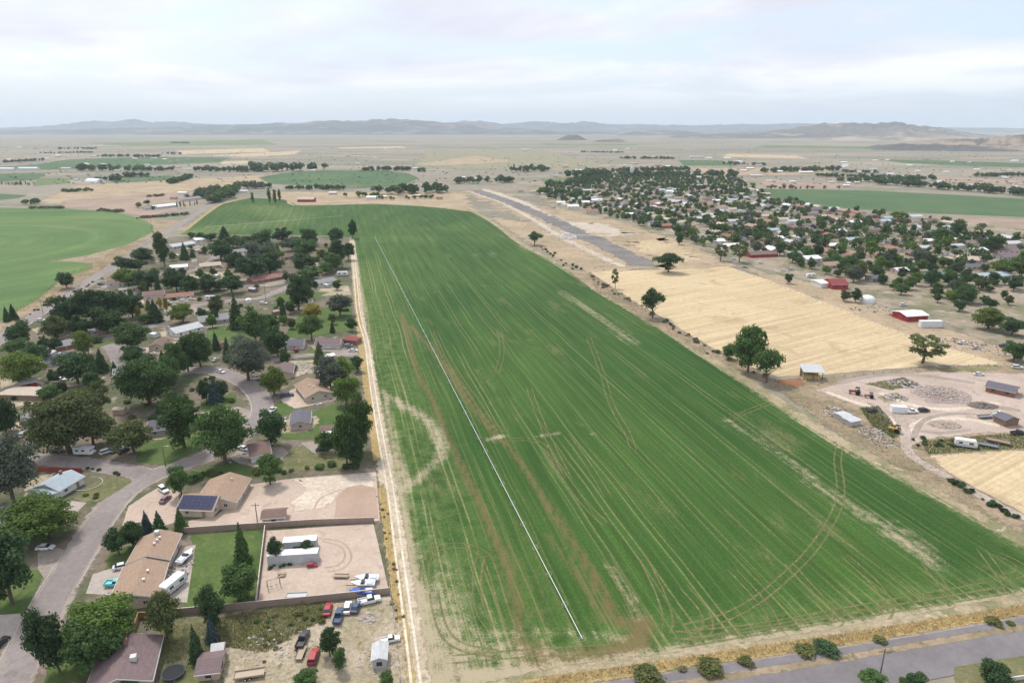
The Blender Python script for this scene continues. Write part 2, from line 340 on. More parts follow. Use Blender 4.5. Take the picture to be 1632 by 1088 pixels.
MROUGH = gmat('verge_soil', (0.315, 0.24, 0.165), (0.215, 0.175, 0.11), (0.13, 0.125, 0.065), s1=0.06, s2=0.5, soft=True)
patch('field_verge', [(180, 340), (260, 350), (300, 352), (250, 382), (150, 440), (70, 490), (-60, 560), (-60, 545), (20, 497), (96, 443), (150, 425), (140, 418), (76, 418), (140, 405), (205, 388), (243, 370), (235, 352)], MROUGH, 7, soft=4)
# main field: a grid with hand-laid bare and muddy strokes
FIELD = [(286, 374), (352, 326), (400, 315), (455, 318), (475, 327), (600, 325), (690, 330), (750, 337), (800, 365), (830, 388), (900, 425), (960, 465), (1040, 513), (1130, 568), (1230, 633), (1330, 697), (1450, 760), (1560, 820), (1632, 862), (1760, 935), (1632, 955), (1500, 980), (1300, 1015), (1100, 1046), (900, 1070), (840, 1085), (760, 1105), (672, 1120), (650, 1000), (630, 860), (605, 690), (588, 570), (572, 460), (563, 385), (558, 378)]
FW = np.array([G(*p) for p in FIELD])
def inside(X, Y, Pn):
    r = np.zeros(X.shape, bool); n = len(Pn)
    for i in range(n):
        x1, y1 = Pn[i]; x2, y2 = Pn[i-1]
        if y1 == y2: continue
        r ^= ((y1 > Y) != (y2 > Y)) & (X < (x2-x1)*(Y-y1)/(y2-y1)+x1)
    return r
def dline(X, Y, L):
    d = np.full(X.shape, 1e9)
    for (x1, y1), (x2, y2) in zip(L[:-1], L[1:]):
        dx, dy = x2-x1, y2-y1; q = np.clip(((X-x1)*dx+(Y-y1)*dy)/(dx*dx+dy*dy+1e-9), 0, 1)
        d = np.minimum(d, np.hypot(X-x1-q*dx, Y-y1-q*dy))
    return d
S_ = 2.0
gx = np.arange(FW[:, 0].min(), FW[:, 0].max()+S_, S_); gy = np.arange(FW[:, 1].min(), FW[:, 1].max()+S_, S_)
XX, YY = np.meshgrid(gx, gy, indexing='ij'); ok = inside(XX+S_/2, YY+S_/2, FW)[:-1, :-1]
ids = np.arange(XX.size).reshape(XX.shape)
ci, cj = np.nonzero(ok); fa = np.stack([ids[ci, cj], ids[ci+1, cj], ids[ci+1, cj+1], ids[ci, cj+1]], 1)
use, inv = np.unique(fa, return_inverse=True); fa = inv.reshape(-1, 4)
fx, fy = XX.reshape(-1)[use], YY.reshape(-1)[use]
me = bpy.data.meshes.new('crop_field'); nv, nf = len(use), len(fa)
me.vertices.add(nv); me.vertices.foreach_set('co', np.stack([fx, fy, np.full(nv, 8*LZ)], 1).reshape(-1).astype(np.float32))
me.loops.add(nf*4); me.loops.foreach_set('vertex_index', fa.reshape(-1).astype(np.int32)); me.polygons.add(nf); me.polygons.foreach_set('loop_start', np.arange(0, nf*4, 4, dtype=np.int32)); me.update(calc_edges=True)
dirt = np.zeros(nv); mud = np.zeros(nv); dry = np.zeros(nv)
def stroke(arr, pts, wid, val=1.0):
    L = [G(*p) for p in pts]; L = [tuple(p) for p in spline(L, 6)] if len(L) > 2 else L
    arr[:] = np.maximum(arr, val*np.clip(1.15-dline(fx, fy, L)/wid, 0, 1))
for pts, wd, vl in [([(600, 620), (640, 645), (668, 660), (690, 685), (702, 715), (690, 742), (655, 770), (622, 790)], 5.4, 0.78), ([(562, 385), (572, 460), (588, 570), (605, 690)], 5, 0.8), ([(605, 690), (630, 860), (655, 1000), (670, 1100)], 9, 1.0),
  ([(625, 780), (640, 860), (655, 930)], 7, 0.9), ([(612, 640), (630, 720), (650, 775)], 4, 0.75), ([(670, 940), (700, 1020), (720, 1088)], 9, 0.9), ([(680, 880), (720, 960), (760, 1040)], 14, 0.45), ([(720, 1030), (820, 1040), (900, 1050)], 9, 0.6), ([(660, 700), (690, 850), (750, 1010)], 5, 0.4), ([(640, 600), (675, 790), (720, 950)], 3, 0.4), ([(690, 1080), (900, 1068), (1100, 1042), (1300, 1010), (1500, 975), (1700, 940)], 5, 1.0),
  ([(760, 1010), (850, 1005), (1000, 1015)], 3, 0.55), ([(895, 465), (950, 502), (1000, 540)], 9, 0.6), ([(950, 500), (1010, 545)], 11, 0.55), ([(1165, 672), (1215, 700), (1290, 760)], 9, 0.55), ([(1290, 765), (1370, 815), (1440, 850), (1490, 895)], 8, 0.56), ([(1420, 850), (1490, 890)], 6, 0.66),
  ([(1050, 520), (1140, 580), (1240, 645), (1330, 705), (1450, 770), (1632, 868)], 4, 0.8), ([(830, 392), (900, 430), (1040, 520)], 3.5, 0.65), ([(975, 900), (1020, 985)], 4, 0.6), ([(860, 695), (890, 690)], 3, 0.75), ([(782, 700), (800, 695)], 4, 0.8), ([(930, 690), (960, 693)], 2.5, 0.5), ([(765, 455), (800, 457)], 3, 0.5), ([(1130, 1030), (1170, 1020)], 4, 0.9), ([(1215, 1018), (1250, 1010)], 4, 0.9)]: stroke(dirt, pts, wd, vl)
for pts, wd, vl in [([(655, 520), (690, 560), (720, 600), (760, 660), (810, 712), (865, 790), (905, 850), (955, 930), (990, 1000)], 3.0, 0.85), ([(640, 500), (665, 590), (690, 640), (735, 740), (780, 840), (815, 930), (830, 1000), (840, 1040)], 3.2, 0.85),
  ([(690, 545), (735, 610), (790, 680)], 2.2, 0.7), ([(800, 860), (850, 930), (870, 990)], 3.6, 0.6), ([(870, 850), (930, 930), (960, 985)], 3.4, 0.65), ([(835, 1030), (900, 1050), (1010, 1030), (1020, 990)], 5.5, 1.0), ([(810, 800), (850, 870), (900, 960), (930, 1010)], 4, 0.5), ([(840, 1060), (920, 1056), (1000, 1040)], 5, 1.0), ([(860, 790), (900, 850), (945, 900)], 3, 0.6), ([(780, 720), (800, 760), (870, 830)], 2.4, 0.5)]: stroke(mud, pts, wd, vl)
for pts, wd, vl in [([(420, 330), (460, 350), (300, 370)], 40, 0.8), ([(600, 380), (700, 380)], 25, 0.3), ([(575, 420), (620, 650), (690, 980)], 26, 0.6), ([(690, 700), (760, 850), (860, 1000)], 12, 0.35), ([(1250, 640), (1632, 860)], 14, 0.4), ([(700, 1010), (850, 1020), (1100, 1010), (1400, 960), (1632, 925)], 9, 0.55)]: stroke(dry, pts, wd, vl)
for nm, ar in (('dirt', dirt), ('mud', mud), ('dry', dry)): me.attributes.new(nm, 'FLOAT', 'POINT').data.foreach_set('value', ar.astype(np.float32))
m, t, b = newmat('alfalfa_crop'); P = pos(t)
def dot(t, v, w_):
    n = NN(t, 'ShaderNodeVectorMath', operation='DOT_PRODUCT'); t.links.new(v, n.inputs[0]); n.inputs[1].default_value = w_; return n.outputs['Value']
s = dot(t, P, (RN.x, RN.y, 0)); al = dot(t, P, (RD.x, RD.y, 0))
sw = M(t, 'ADD', s, M(t, 'MULTIPLY', M(t, 'SUBTRACT', noise(t, P, 0.012, 2), 0.5), 4.0))
cv = NN(t, 'ShaderNodeCombineXYZ'); t.links.new(M(t, 'MULTIPLY', s, 0.45), cv.inputs[0]); t.links.new(M(t, 'MULTIPLY', al, 0.012), cv.inputs[1])
streaks = noise(t, cv.outputs[0], 1.0, 6, 0.65)
c = mixc(t, mrange(t, noise(t, scalev(t, P, (0.012, 0.005, 1)), 1.0, 4, 0.55), 0.36, 0.64), (0.026, 0.072, 0.012), (0.045, 0.096, 0.017))
c = mixc(t, 1.0, c, mrange2(t, streaks, 0.3, 0.7, 0.72, 1.30), 'MULTIPLY')
c = mixc(t, M(t, 'MULTIPLY', attr(t, 'dry'), mrange(t, noise(t, P, 0.22, 5, 0.7), 0.35, 0.62)), c, (0.115, 0.165, 0.048))
c = mixc(t, 1.0, c, mrange2(t, noise(t, P, 1.3, 5, 0.8), 0.3, 0.7, 0.62, 1.38), 'MULTIPLY')
# wheel-track pairs along the rows
fr = M(t, 'FRACT', M(t, 'MULTIPLY', sw, 1/8.5)); mn = M(t, 'MINIMUM', M(t, 'ABSOLUTE', M(t, 'SUBTRACT', fr, 0.30)), M(t, 'ABSOLUTE', M(t, 'SUBTRACT', fr, 0.56)))
cv2 = NN(t, 'ShaderNodeCombineXYZ'); t.links.new(M(t, 'MULTIPLY', s, 0.13), cv2.inputs[0]); t.links.new(M(t, 'MULTIPLY', al, 0.009), cv2.inputs[1])
brk = mrange(t, noise(t, cv2.outputs[0], 1.0, 4, 0.6), 0.40, 0.62, 0.12, 1.0)
grit = mrange(t, noise(t, P, 0.9, 4, 0.75), 0.36, 0.6, 0.25, 1.0)
wn = NN(t, 'ShaderNodeTexWhiteNoise', noise_dimensions='1D'); t.links.new(M(t, 'FLOOR', M(t, 'MULTIPLY', sw, 1/8.5)), wn.inputs['W'])
tr = M(t, 'MULTIPLY', M(t, 'MULTIPLY', M(t, 'MULTIPLY', mrange(t, mn, 0.006, 0.052, 1.0, 0.0), brk), grit), mrange(t, wn.outputs['Value'], 0, 1, 0.45, 1.1))
c = mixc(t, M(t, 'MULTIPLY', tr, M(t, 'ADD', 0.78, M(t, 'MULTIPLY', attr(t, 'dry'), 1.6)), clamp=True), c, (0.215, 0.205, 0.085))
cv3 = NN(t, 'ShaderNodeCombineXYZ'); t.links.new(M(t, 'MULTIPLY', s, 0.055), cv3.inputs[0]); t.links.new(M(t, 'MULTIPLY', al, 0.016), cv3.inputs[1])
thin = M(t, 'MULTIPLY', mrange(t, noise(t, cv3.outputs[0], 1.0, 6, 0.68), 0.56, 0.70), mrange(t, noise(t, P, 1.1, 5, 0.8), 0.40, 0.62))
c = mixc(t, M(t, 'MULTIPLY', thin, 0.75), c, (0.205, 0.185, 0.085))
# second, finer set of drill lines
fr2 = M(t, 'FRACT', M(t, 'MULTIPLY', M(t, 'ADD', sw, 1.7), 1/3.05)); ln2 = mrange(t, M(t, 'ABSOLUTE', M(t, 'SUBTRACT', fr2, 0.5)), 0.02, 0.10, 1.0, 0.0)
c = mixc(t, M(t, 'MULTIPLY', M(t, 'MULTIPLY', ln2, mrange(t, streaks, 0.42, 0.62)), M(t, 'ADD', 0.26, M(t, 'MULTIPLY', attr(t, 'dry'), 1.0)), clamp=True), c, (0.20, 0.20, 0.085))
nz = M(t, 'ADD', M(t, 'MULTIPLY', noise(t, P, 0.35, 6, 0.72), 0.5), M(t, 'MULTIPLY', streaks, 0.5)); nfin = noise(t, P, 2.4, 5, 0.85)
def stain(a, amt): return mrange(t, M(t, 'ADD', attr(t, a), M(t, 'ADD', M(t, 'MULTIPLY', M(t, 'SUBTRACT', nz, 0.5), amt), M(t, 'MULTIPLY', M(t, 'SUBTRACT', nfin, 0.5), 1.5))), 0.40, 0.95)
c = mixc(t, M(t, 'MULTIPLY', stain('mud', 2.2), 0.8), c, mixc(t, nz, (0.20, 0.125, 0.062), (0.125, 0.105, 0.045)))
c = mixc(t, M(t, 'MULTIPLY', stain('dirt', 2.4), 0.92), c, mixc(t, nfin, (0.30, 0.245, 0.16), (0.44, 0.37, 0.255)))
t.links.new(c, b.inputs['Base Color']); me.materials.append(m)
FO = tag(link('crop_field', me), kind='structure')
# margins hide the grid's stepped edge
MMARG = gmat('field_margin', (0.34, 0.275, 0.18), (0.20, 0.185, 0.10), (0.42, 0.345, 0.235), s1=0.08, s2=0.8, soft=True, amt=0.8)
MLANE = gmat('lane_soil', (0.46, 0.385, 0.285), (0.38, 0.315, 0.225), (0.27, 0.235, 0.14), s1=0.08, s2=0.9, soft=True, amt=0.8)
MGOLD = gmat('golden_weeds', (0.37, 0.275, 0.125), (0.32, 0.235, 0.105), (0.20, 0.17, 0.08), s1=0.10, s2=0.9, soft=True)
strip('field_margin', [(738, 330), (770, 345), (800, 365), (830, 388), (900, 425), (960, 465), (1040, 513), (1130, 568), (1230, 633), (1330, 697), (1450, 760), (1560, 820), (1632, 862), (1770, 940)], 9, MMARG, 11, soft=1)
strip('field_margin', [(288, 375), (420, 375), (556, 377)], 5, MMARG, 11, soft=1); strip('field_margin', [(284, 376), (352, 326), (400, 315)], 6, MGOLD, 11, soft=1)
strip('field_margin', [(395, 315), (455, 318), (475, 327), (600, 325), (690, 330), (750, 337)], 10, MMARG, 11, soft=1)
strip('field_margin', [(630, 1130), (760, 1103), (900, 1072), (1100, 1046), (1300, 1016), (1500, 981), (1632, 956), (1770, 930)], 5.5, MMARG, 11, soft=1)
strip('lane', [(560, 378), (566, 430), (573, 500), (584, 560), (596, 640), (612, 730), (622, 800), (634, 880), (648, 970), (662, 1060), (672, 1130)], 8, MLANE, 12, soft=1)
strip('weed_verge', [(566, 440), (572, 520), (582, 600), (594, 680), (603, 740)], 4.5, MGOLD, 13, soft=1); strip('weed_verge', [(606, 770), (616, 830), (626, 900), (636, 960), (646, 1040), (655, 1120)], 4.0, MGOLD, 13, soft=1)
MRUT = gmat('rut_dust', (0.60, 0.53, 0.42), (0.52, 0.45, 0.35), s1=0.1, s2=0.9, soft=True, amt=0.5)
LANE = [(562, 392), (567, 450), (572, 500), (584, 545), (590, 590), (599, 651), (610, 715), (623, 785), (634, 868), (644, 943), (657, 1040), (664, 1100)]
strip('wheel_rut', LANE, 0.9, MRUT, 14, soft=1, offs=(-0.95, 0.95))
# extra curved tracks over the field
MTRK = gmat('track_dust', (0.225, 0.205, 0.095), (0.18, 0.175, 0.07), s1=0.1, s2=1.0, soft=True, amt=0.9, lo=0.15, hi=1.75, esc=0.8)
TR = [[(1345, 690), (1335, 730), (1340, 780), (1330, 820), (1295, 875), (1245, 925), (1200, 960), (1150, 985), (1080, 1003)], [(1238, 638), (1200, 652), (1155, 672)], [(935, 530), (958, 590), (975, 645), (1000, 690), (1010, 720)], [(795, 520), (800, 560), (790, 600)],
 [(676, 930), (680, 890), (700, 873), (735, 869), (770, 882), (785, 910), (800, 960), (818, 1010)], [(768, 880), (760, 920), (765, 970), (790, 1010)], [(690, 940), (705, 1000), (735, 1030), (800, 1042)], [(782, 706), (800, 702), (840, 700), (868, 712), (890, 745), (930, 800), (970, 840)],
 [(1020, 880), (1050, 940), (1064, 985), (1060, 1010)], [(1085, 930), (1120, 970), (1128, 1000), (1110, 1014), (1075, 1010)], [(1160, 900), (1215, 960), (1233, 990), (1230, 1005)], [(1250, 890), (1300, 945), (1330, 975), (1335, 990), (1322, 1000)], [(1340, 880), (1395, 930), (1415, 965), (1408, 985)], [(1470, 890), (1500, 930), (1515, 955)], [(1560, 870), (1600, 925), (1610, 945)], [(1585, 880), (1625, 900), (1622, 915), (1590, 920)],
 [(960, 870), (1000, 950), (1025, 1000)], [(690, 640), (705, 655)], [(900, 690), (930, 730), (975, 800)], [(690, 520), (720, 580), (760, 640), (790, 680), (815, 685)], [(1050, 1015), (1200, 1000), (1340, 975), (1450, 955), (1600, 928)], [(1060, 1030), (1250, 998), (1450, 965), (1620, 938)], [(700, 1052), (850, 1040), (1000, 1032)], [(1190, 1000), (1130, 980)], [(840, 610), (870, 690), (910, 770)]]
mb = ([], [], [])
for k, T_ in enumerate(TR): strip('x', T_, 0.95, None, 10+0.02*k, soft=1, offs=(-1.1, 1.1), mb=mb)
me = mesh('wheel_tracks', mb[0], mb[1], MTRK); setedge(me, mb[2]); tag(link('wheel_tracks', me), kind='structure')
# stubble fields
MSTUB = gmat('wheat_stubble', (0.50, 0.395, 0.245), (0.445, 0.345, 0.21), (0.385, 0.295, 0.175), s1=0.012, s2=0.35, var=0.14, streak=(R_(-58), 0.45, 0.008, 0.20), fine=(1.6, 0.12))
patch('stubble_field', [(938, 432), (1050, 430), (1160, 424), (1230, 448), (1340, 492), (1470, 543), (1600, 580), (1480, 583), (1390, 590), (1300, 598), (1240, 600), (1180, 578), (1110, 540), (1060, 508), (1010, 480)], MSTUB, 9, step=4, jit=0.6)
patch('stubble_field', [(1474, 726), (1560, 719), (1690, 713), (1700, 850), (1632, 818), (1560, 780), (1510, 752)], MSTUB, 9, step=3, jit=0.4)
patch('dry_field', [(780, 345), (870, 360), (960, 400), (1040, 428), (938, 434), (900, 420), (840, 385)], MTAN, 9, soft=8); patch('dry_field', [(880, 330), (980, 352), (1100, 390), (1170, 424), (1060, 430), (1000, 400), (900, 360)], MTAN, 9, soft=8); patch('dry_field', [(1000, 385), (1060, 380), (1120, 410), (1060, 428)], MSTRAW, 10, soft=22)
patch('dry_field', [(1180, 424), (1330, 460), (1480, 515), (1632, 560), (1632, 600), (1480, 548), (1340, 494), (1230, 450)], MTAN, 8, soft=6)
# airstrip of dark gravel with pale banks
MASH = gmat('dark_gravel', (0.145, 0.135, 0.13), (0.19, 0.175, 0.165), s1=0.03, s2=0.3, soft=True, amt=1.5, esc=0.05); MCLAY = gmat('pale_clay', (0.46, 0.40, 0.325), (0.40, 0.345, 0.275), (0.31, 0.255, 0.185), s1=0.03, s2=0.3, soft=True, amt=2.2, esc=0.06)
AIR = [(752, 302), (800, 318), (860, 342), (920, 370), (980, 398), (1035, 426)]
strip('gravel_bank', AIR, 95, MTAN, 9.5, soft=1); strip('gravel_bank', [(745, 304), (800, 323), (850, 350), (890, 375), (950, 405), (1000, 428)], 12, MCLAY, 11, soft=1); strip('gravel_bank', [(765, 300), (830, 322), (880, 348), (950, 368), (1020, 372)], 22, MCLAY, 11, soft=1)
strip('airstrip', AIR, 32, MASH, 12, soft=1); patch('gravel_bank', [(880, 352), (950, 355), (1010, 372), (950, 380), (905, 372)], MCLAY, 11.5, soft=24); strip('dirt_road', [(830, 374), (900, 374), (960, 375), (1020, 373)], 6, MCLAY, 13, soft=1)
# roads
MASPH = gmat('asphalt', (0.225, 0.195, 0.185), (0.255, 0.222, 0.208), (0.195, 0.17, 0.162), s1=0.05, s2=0.6, var=0.14, rough=0.9, fine=(4.0, 0.12)); MASPHD = gmat('asphalt_dark', (0.165, 0.15, 0.155), (0.195, 0.18, 0.18), s1=0.05, s2=0.6, var=0.12)
MCONC = gmat('concrete_ground', (0.40, 0.35, 0.305), (0.34, 0.295, 0.255), s1=0.08, s2=0.8, var=0.14); MSHO = gmat('shoulder_gravel', (0.31, 0.262, 0.225), (0.265, 0.222, 0.19), (0.225, 0.19, 0.155), s1=0.08, s2=0.9, var=0.2, soft=True, amt=0.4)
MKERB = pmat('kerb_concrete', (0.42, 0.38, 0.34), 0.9)
HWY = [(-80, 600), (0, 541), (69, 495), (113, 465), (182, 423), (243, 382), (283, 360), (328, 331), (345, 320), (372, 305), (395, 294)]
strip('highway_shoulder', HWY, 13.5, MSHO, 12, soft=1); strip('highway', HWY, 8.0, MASPH, 14)
MWHITE = gmat('road_paint', (0.62, 0.60, 0.55), (0.45, 0.43, 0.40), s1=0.3, s2=2.0, soft=True, amt=1.2); strip('edge_line', HWY, 0.18, MWHITE, 15, soft=1, offs=(-3.6, 3.6))
ST1 = [(-10, 1130), (30, 1060), (60, 1000), (91, 940), (129, 880), (162, 826), (190, 792), (228, 766), (270, 748), (330, 727), (385, 694), (412, 668), (418, 645), (405, 622), (385, 607), (345, 592), (310, 590), (270, 596)]
strip('street_shoulder', ST1, 14.5, MSHO, 12, soft=1); strip('street', ST1, 7.2, MASPH, 14)
ST2 = [(240, 762), (215, 752), (170, 744), (120, 737), (60, 731), (20, 722)]; strip('street_shoulder', ST2, 12, MSHO, 12.5, soft=1); strip('street', ST2, 7.0, MASPH, 13.6)
ST3 = [(205, 592), (192, 578), (180, 556), (165, 546), (185, 533), (240, 520), (300, 490), (360, 480), (413, 475), (445, 463), (470, 452)]; strip('street_shoulder', ST3, 11, MSHO, 12, soft=1); strip('street', ST3, 7, MASPH, 14)
ST4 = [(430, 575), (470, 568), (520, 565), (572, 566)]; strip('street_shoulder', ST4, 9, MSHO, 12, soft=1); strip('street', ST4, 6, MASPH, 14)
ST5 = [(180, 428), (260, 436), (310, 430), (340, 412), (350, 400)]; strip('street', ST5, 7, MASPH, 13)
BR = [(820, 1150), (1000, 1116), (1150, 1094), (1300, 1069), (1450, 1044), (1632, 1012), (1800, 985)]
strip('road_shoulder', BR, 17, MSHO, 12, soft=1); strip('road', [(820, 1168), (1000, 1134), (1150, 1110), (1300, 1084), (1450, 1057), (1632, 1024), (1800, 994)], 9.6, MASPHD, 14)
strip('golden_verge', [(760, 1110), (880, 1086), (1000, 1070), (1150, 1046), (1300, 1026), (1450, 1002), (1632, 972), (1800, 946)], 4.6, MGOLD, 13, soft=1); strip('footpath', [(900, 1104), (1050, 1082), (1200, 1059), (1350, 1037), (1500, 1013), (1632, 990), (1800, 965)], 2.2, MASPHD, 15)
strip('golden_verge', [(900, 1122), (1000, 1105), (1150, 1080), (1300, 1056), (1450, 1030), (1632, 999), (1800, 972)], 2.6, MROUGH, 15, soft=1)
MLAWN = gmat('lawn', (0.068, 0.112, 0.030), (0.092, 0.132, 0.040), (0.125, 0.140, 0.055), s1=0.10, s2=0.9, var=0.25, soft=True, amt=0.5); MLAWN2 = gmat('dry_lawn', (0.115, 0.125, 0.052), (0.16, 0.152, 0.075), (0.23, 0.195, 0.12), s1=0.12, s2=0.9, var=0.25, soft=True, amt=0.6)
MGRAV = gmat('gravel_lot', (0.47, 0.375, 0.305), (0.42, 0.33, 0.265), (0.37, 0.29, 0.235), s1=0.06, s2=0.8, var=0.10, soft=True, amt=0.4, fine=(3.0, 0.08)); MSAND = gmat('pale_sand', (0.56, 0.475, 0.385), (0.49, 0.405, 0.325), s1=0.10, s2=0.8, soft=True)
MBRN = gmat('brown_gravel', (0.385, 0.28, 0.215), (0.345, 0.25, 0.19), s1=0.10, s2=0.8, var=0.1, soft=True, amt=0.3); MDIRT = gmat('dirt_lot', (0.40, 0.335, 0.25), (0.30, 0.255, 0.17), (0.20, 0.18, 0.09), s1=0.10, s2=0.9, soft=True)
for nm, mt, ly, sf, pp in [
 ('gravel_lot', MGRAV, 15, .4, [(424, 846), (595, 834), (606, 880), (620, 942), (520, 955), (411, 966)]), ('gravel_yard', MGRAV, 14.5, 1.2, [(398, 772), (470, 762), (600, 752), (606, 830), (500, 834), (424, 840), (300, 846), (300, 830), (345, 822)]), ('sand_patch', MSAND, 15, 2.5, [(470, 764), (598, 754), (594, 775), (545, 780), (520, 808), (470, 815), (465, 800), (490, 780)]), ('gravel_court', MBRN, 15.5, .4, [(535, 812), (537, 792), (552, 777), (575, 772), (598, 778), (603, 826), (532, 830)]),
 ('lawn', MLAWN, 14, .5, [(303, 852), (421, 844), (409, 965), (292, 973), (298, 930), (310, 880)]), ('lawn', MLAWN, 14, .8, [(175, 880), (228, 862), (212, 895), (167, 912)]), ('concrete_apron', MCONC, 15.5, 0, [(148, 915), (212, 895), (200, 950), (137, 946)]), ('concrete_patio', MCONC, 15, 0, [(290, 872), (312, 868), (298, 960), (258, 958), (272, 905)]),
 ('lawn', MLAWN2, 14, .8, [(118, 795), (160, 762), (206, 762), (210, 768), (160, 800), (135, 801)]), ('concrete_drive', MCONC, 15, 0, [(106, 797), (138, 801), (124, 815), (100, 812)]), ('gravel_drive', MGRAV, 13.5, 1.5, [(205, 806), (250, 778), (286, 782), (286, 830), (255, 840), (222, 832), (195, 838)]), ('dirt_lot', MDIRT, 13, 2, [(340, 985), (620, 950), (640, 1000), (650, 1100), (360, 1100), (350, 1040)]),
 ('lawn', MLAWN2, 13.5, 1.5, [(248, 1000), (292, 985), (345, 985), (350, 1040), (330, 1100), (255, 1100)]), ('lawn', MLAWN, 13, 1.5, [(0, 985), (0, 930), (55, 908), (72, 912), (40, 976)]), ('driveway', MSHO, 13, .6, [(60, 872), (85, 870), (112, 880), (75, 930), (60, 905)]), ('driveway', MCONC, 15.2, 0, [(-30, 982), (40, 977), (22, 1020), (-30, 1050)]), ('lawn', MLAWN, 13, 1.5, [(100, 1010), (180, 990), (210, 1020), (165, 1075), (70, 1095), (80, 1050)]),
 ('lawn', MLAWN, 13.5, 1, [(215, 735), (265, 742), (322, 715), (320, 690), (230, 695)]), ('lawn', MLAWN, 13.5, 1, [(320, 640), (375, 625), (378, 640), (358, 652), (322, 655)]), ('concrete_drive', MSHO, 13, .6, [(300, 660), (380, 648), (402, 655), (392, 672), (340, 672)]), ('lawn', MLAWN, 13.5, 1, [(436, 645), (466, 628), (490, 648), (462, 660), (445, 662)]), ('lawn', MLAWN, 13.5, 1, [(440, 680), (540, 640), (560, 668), (500, 700), (450, 700)]),
 ('lawn', MLAWN2, 13.5, 1.2, [(455, 720), (500, 705), (560, 722), (555, 748), (450, 752)]), ('lawn', MLAWN, 13, 1.2, [(320, 745), (400, 735), (450, 742), (440, 760), (330, 765)]), ('concrete_drive', MSHO, 14, .5, [(478, 705), (505, 703), (545, 714), (535, 722), (500, 722)]), ('dirt_lot', MDIRT, 13.5, 1, [(455, 590), (460, 575), (530, 573), (520, 592), (480, 597)]), ('lawn', MLAWN, 13.5, 1, [(450, 540), (478, 500), (560, 480), (562, 528), (520, 532), (500, 536)]),
 ('lawn', MLAWN, 13.5, 1, [(432, 472), (470, 462), (525, 466), (500, 476), (455, 480)]), ('concrete_drive', MSHO, 13, .5, [(485, 566), (500, 556), (545, 558), (572, 556), (570, 566)]), ('lawn', MLAWN, 14, .5, [(485, 563), (497, 554), (530, 558), (526, 565)]), ('lawn', MLAWN, 13, 1, [(140, 550), (180, 541), (185, 545), (160, 553)]), ('dirt_lot', MDIRT, 12.5, 1.5, [(0, 600), (70, 622), (75, 640), (0, 636)]), ('dirt_lot', MDIRT, 12.5, 1.5, [(40, 760), (92, 752), (60, 778), (40, 800)]), ('dirt_lot', MDIRT, 12.5, 1.2, [(50, 525), (100, 512), (90, 530), (60, 532)]), ('dirt_lot', MDIRT, 12.5, 1.5, [(300, 438), (385, 430), (380, 445), (320, 452)]), ('dirt_lot', MDIRT, 13, 1, [(500, 462), (555, 455), (560, 470), (505, 472)]), ('lawn', MLAWN, 13, 1.5, [(330, 515), (420, 530), (390, 550), (330, 540)]), ('concrete_drive', MSHO, 13, 1, [(260, 488), (340, 492), (300, 505), (262, 500)]),
 ('lawn', MLAWN2, 15.5, .6, [(1520, 1063), (1640, 1044), (1660, 1110), (1525, 1110)])]:
    patch(nm, pp, mt, ly, soft=sf, step=1.6)
# right-hand yard of gravel, its lane and piles
MYG = gmat('yard_gravel', (0.43, 0.345, 0.29), (0.37, 0.295, 0.245), (0.31, 0.255, 0.20), s1=0.05, s2=0.7, var=0.16, soft=True, amt=0.6); MWEED = gmat('weedy_soil', (0.17, 0.165, 0.075), (0.24, 0.205, 0.12), (0.32, 0.26, 0.17), s1=0.10, s2=0.8, soft=True)
patch('verge_ground', [(1230, 612), (1320, 600), (1480, 586), (1640, 582), (1700, 700), (1632, 716), (1480, 726), (1520, 760), (1632, 822), (1632, 850), (1540, 805), (1450, 755), (1340, 695)], MROUGH, 10, soft=4)
patch('yard', [(1300, 622), (1370, 602), (1480, 592), (1640, 596), (1680, 690), (1560, 690), (1480, 700), (1445, 712), (1432, 690), (1400, 660), (1350, 640)], MYG, 12, soft=4); patch('mud_patch', [(1236, 606), (1275, 602), (1282, 612), (1268, 618), (1246, 612)], gmat('red_mud', (0.23, 0.11, 0.06), (0.30, 0.17, 0.10), soft=True), 13, soft=2)
YL = [(1420, 640), (1440, 680), (1443, 705), (1453, 726), (1502, 756), (1540, 777), (1576, 797), (1640, 830)]; strip('gravel_lane', YL, 5.5, gmat('lane_gravel', (0.40, 0.335, 0.285), (0.345, 0.285, 0.24), s1=0.1, soft=True, amt=0.5), 14, soft=1)
patch('weed_bed', [(1468, 704), (1500, 696), (1530, 700), (1560, 695), (1640, 690), (1640, 714), (1478, 724)], MWEED, 13, soft=3); patch('weed_bed', [(1380, 612), (1440, 602), (1465, 612), (1420, 622)], MWEED, 13, soft=3); patch('weed_bed', [(1400, 632), (1430, 626), (1448, 638), (1410, 641)], MWEED, 13, soft=2); patch('weed_bed', [(1370, 650), (1400, 648), (1435, 690), (1425, 700), (1390, 680)], MWEED, 13, soft=3); patch('weed_bed', [(1490, 586), (1590, 582), (1590, 590), (1500, 592)], MWEED, 13, soft=3)
patch('hedge_verge', [(938, 434), (965, 452), (1040, 500), (1130, 552), (1240, 606), (1235, 618), (1120, 562), (1030, 512), (950, 466), (900, 428)], MROUGH, 12, soft=3)
patch('weed_bed', [(345, 985), (430, 968), (520, 958), (520, 985), (420, 1040), (345, 1030)], gmat('lot_weeds', (0.115, 0.12, 0.05), (0.17, 0.15, 0.08), (0.26, 0.21, 0.14), s1=0.12, s2=0.8, soft=True), 14, soft=3)
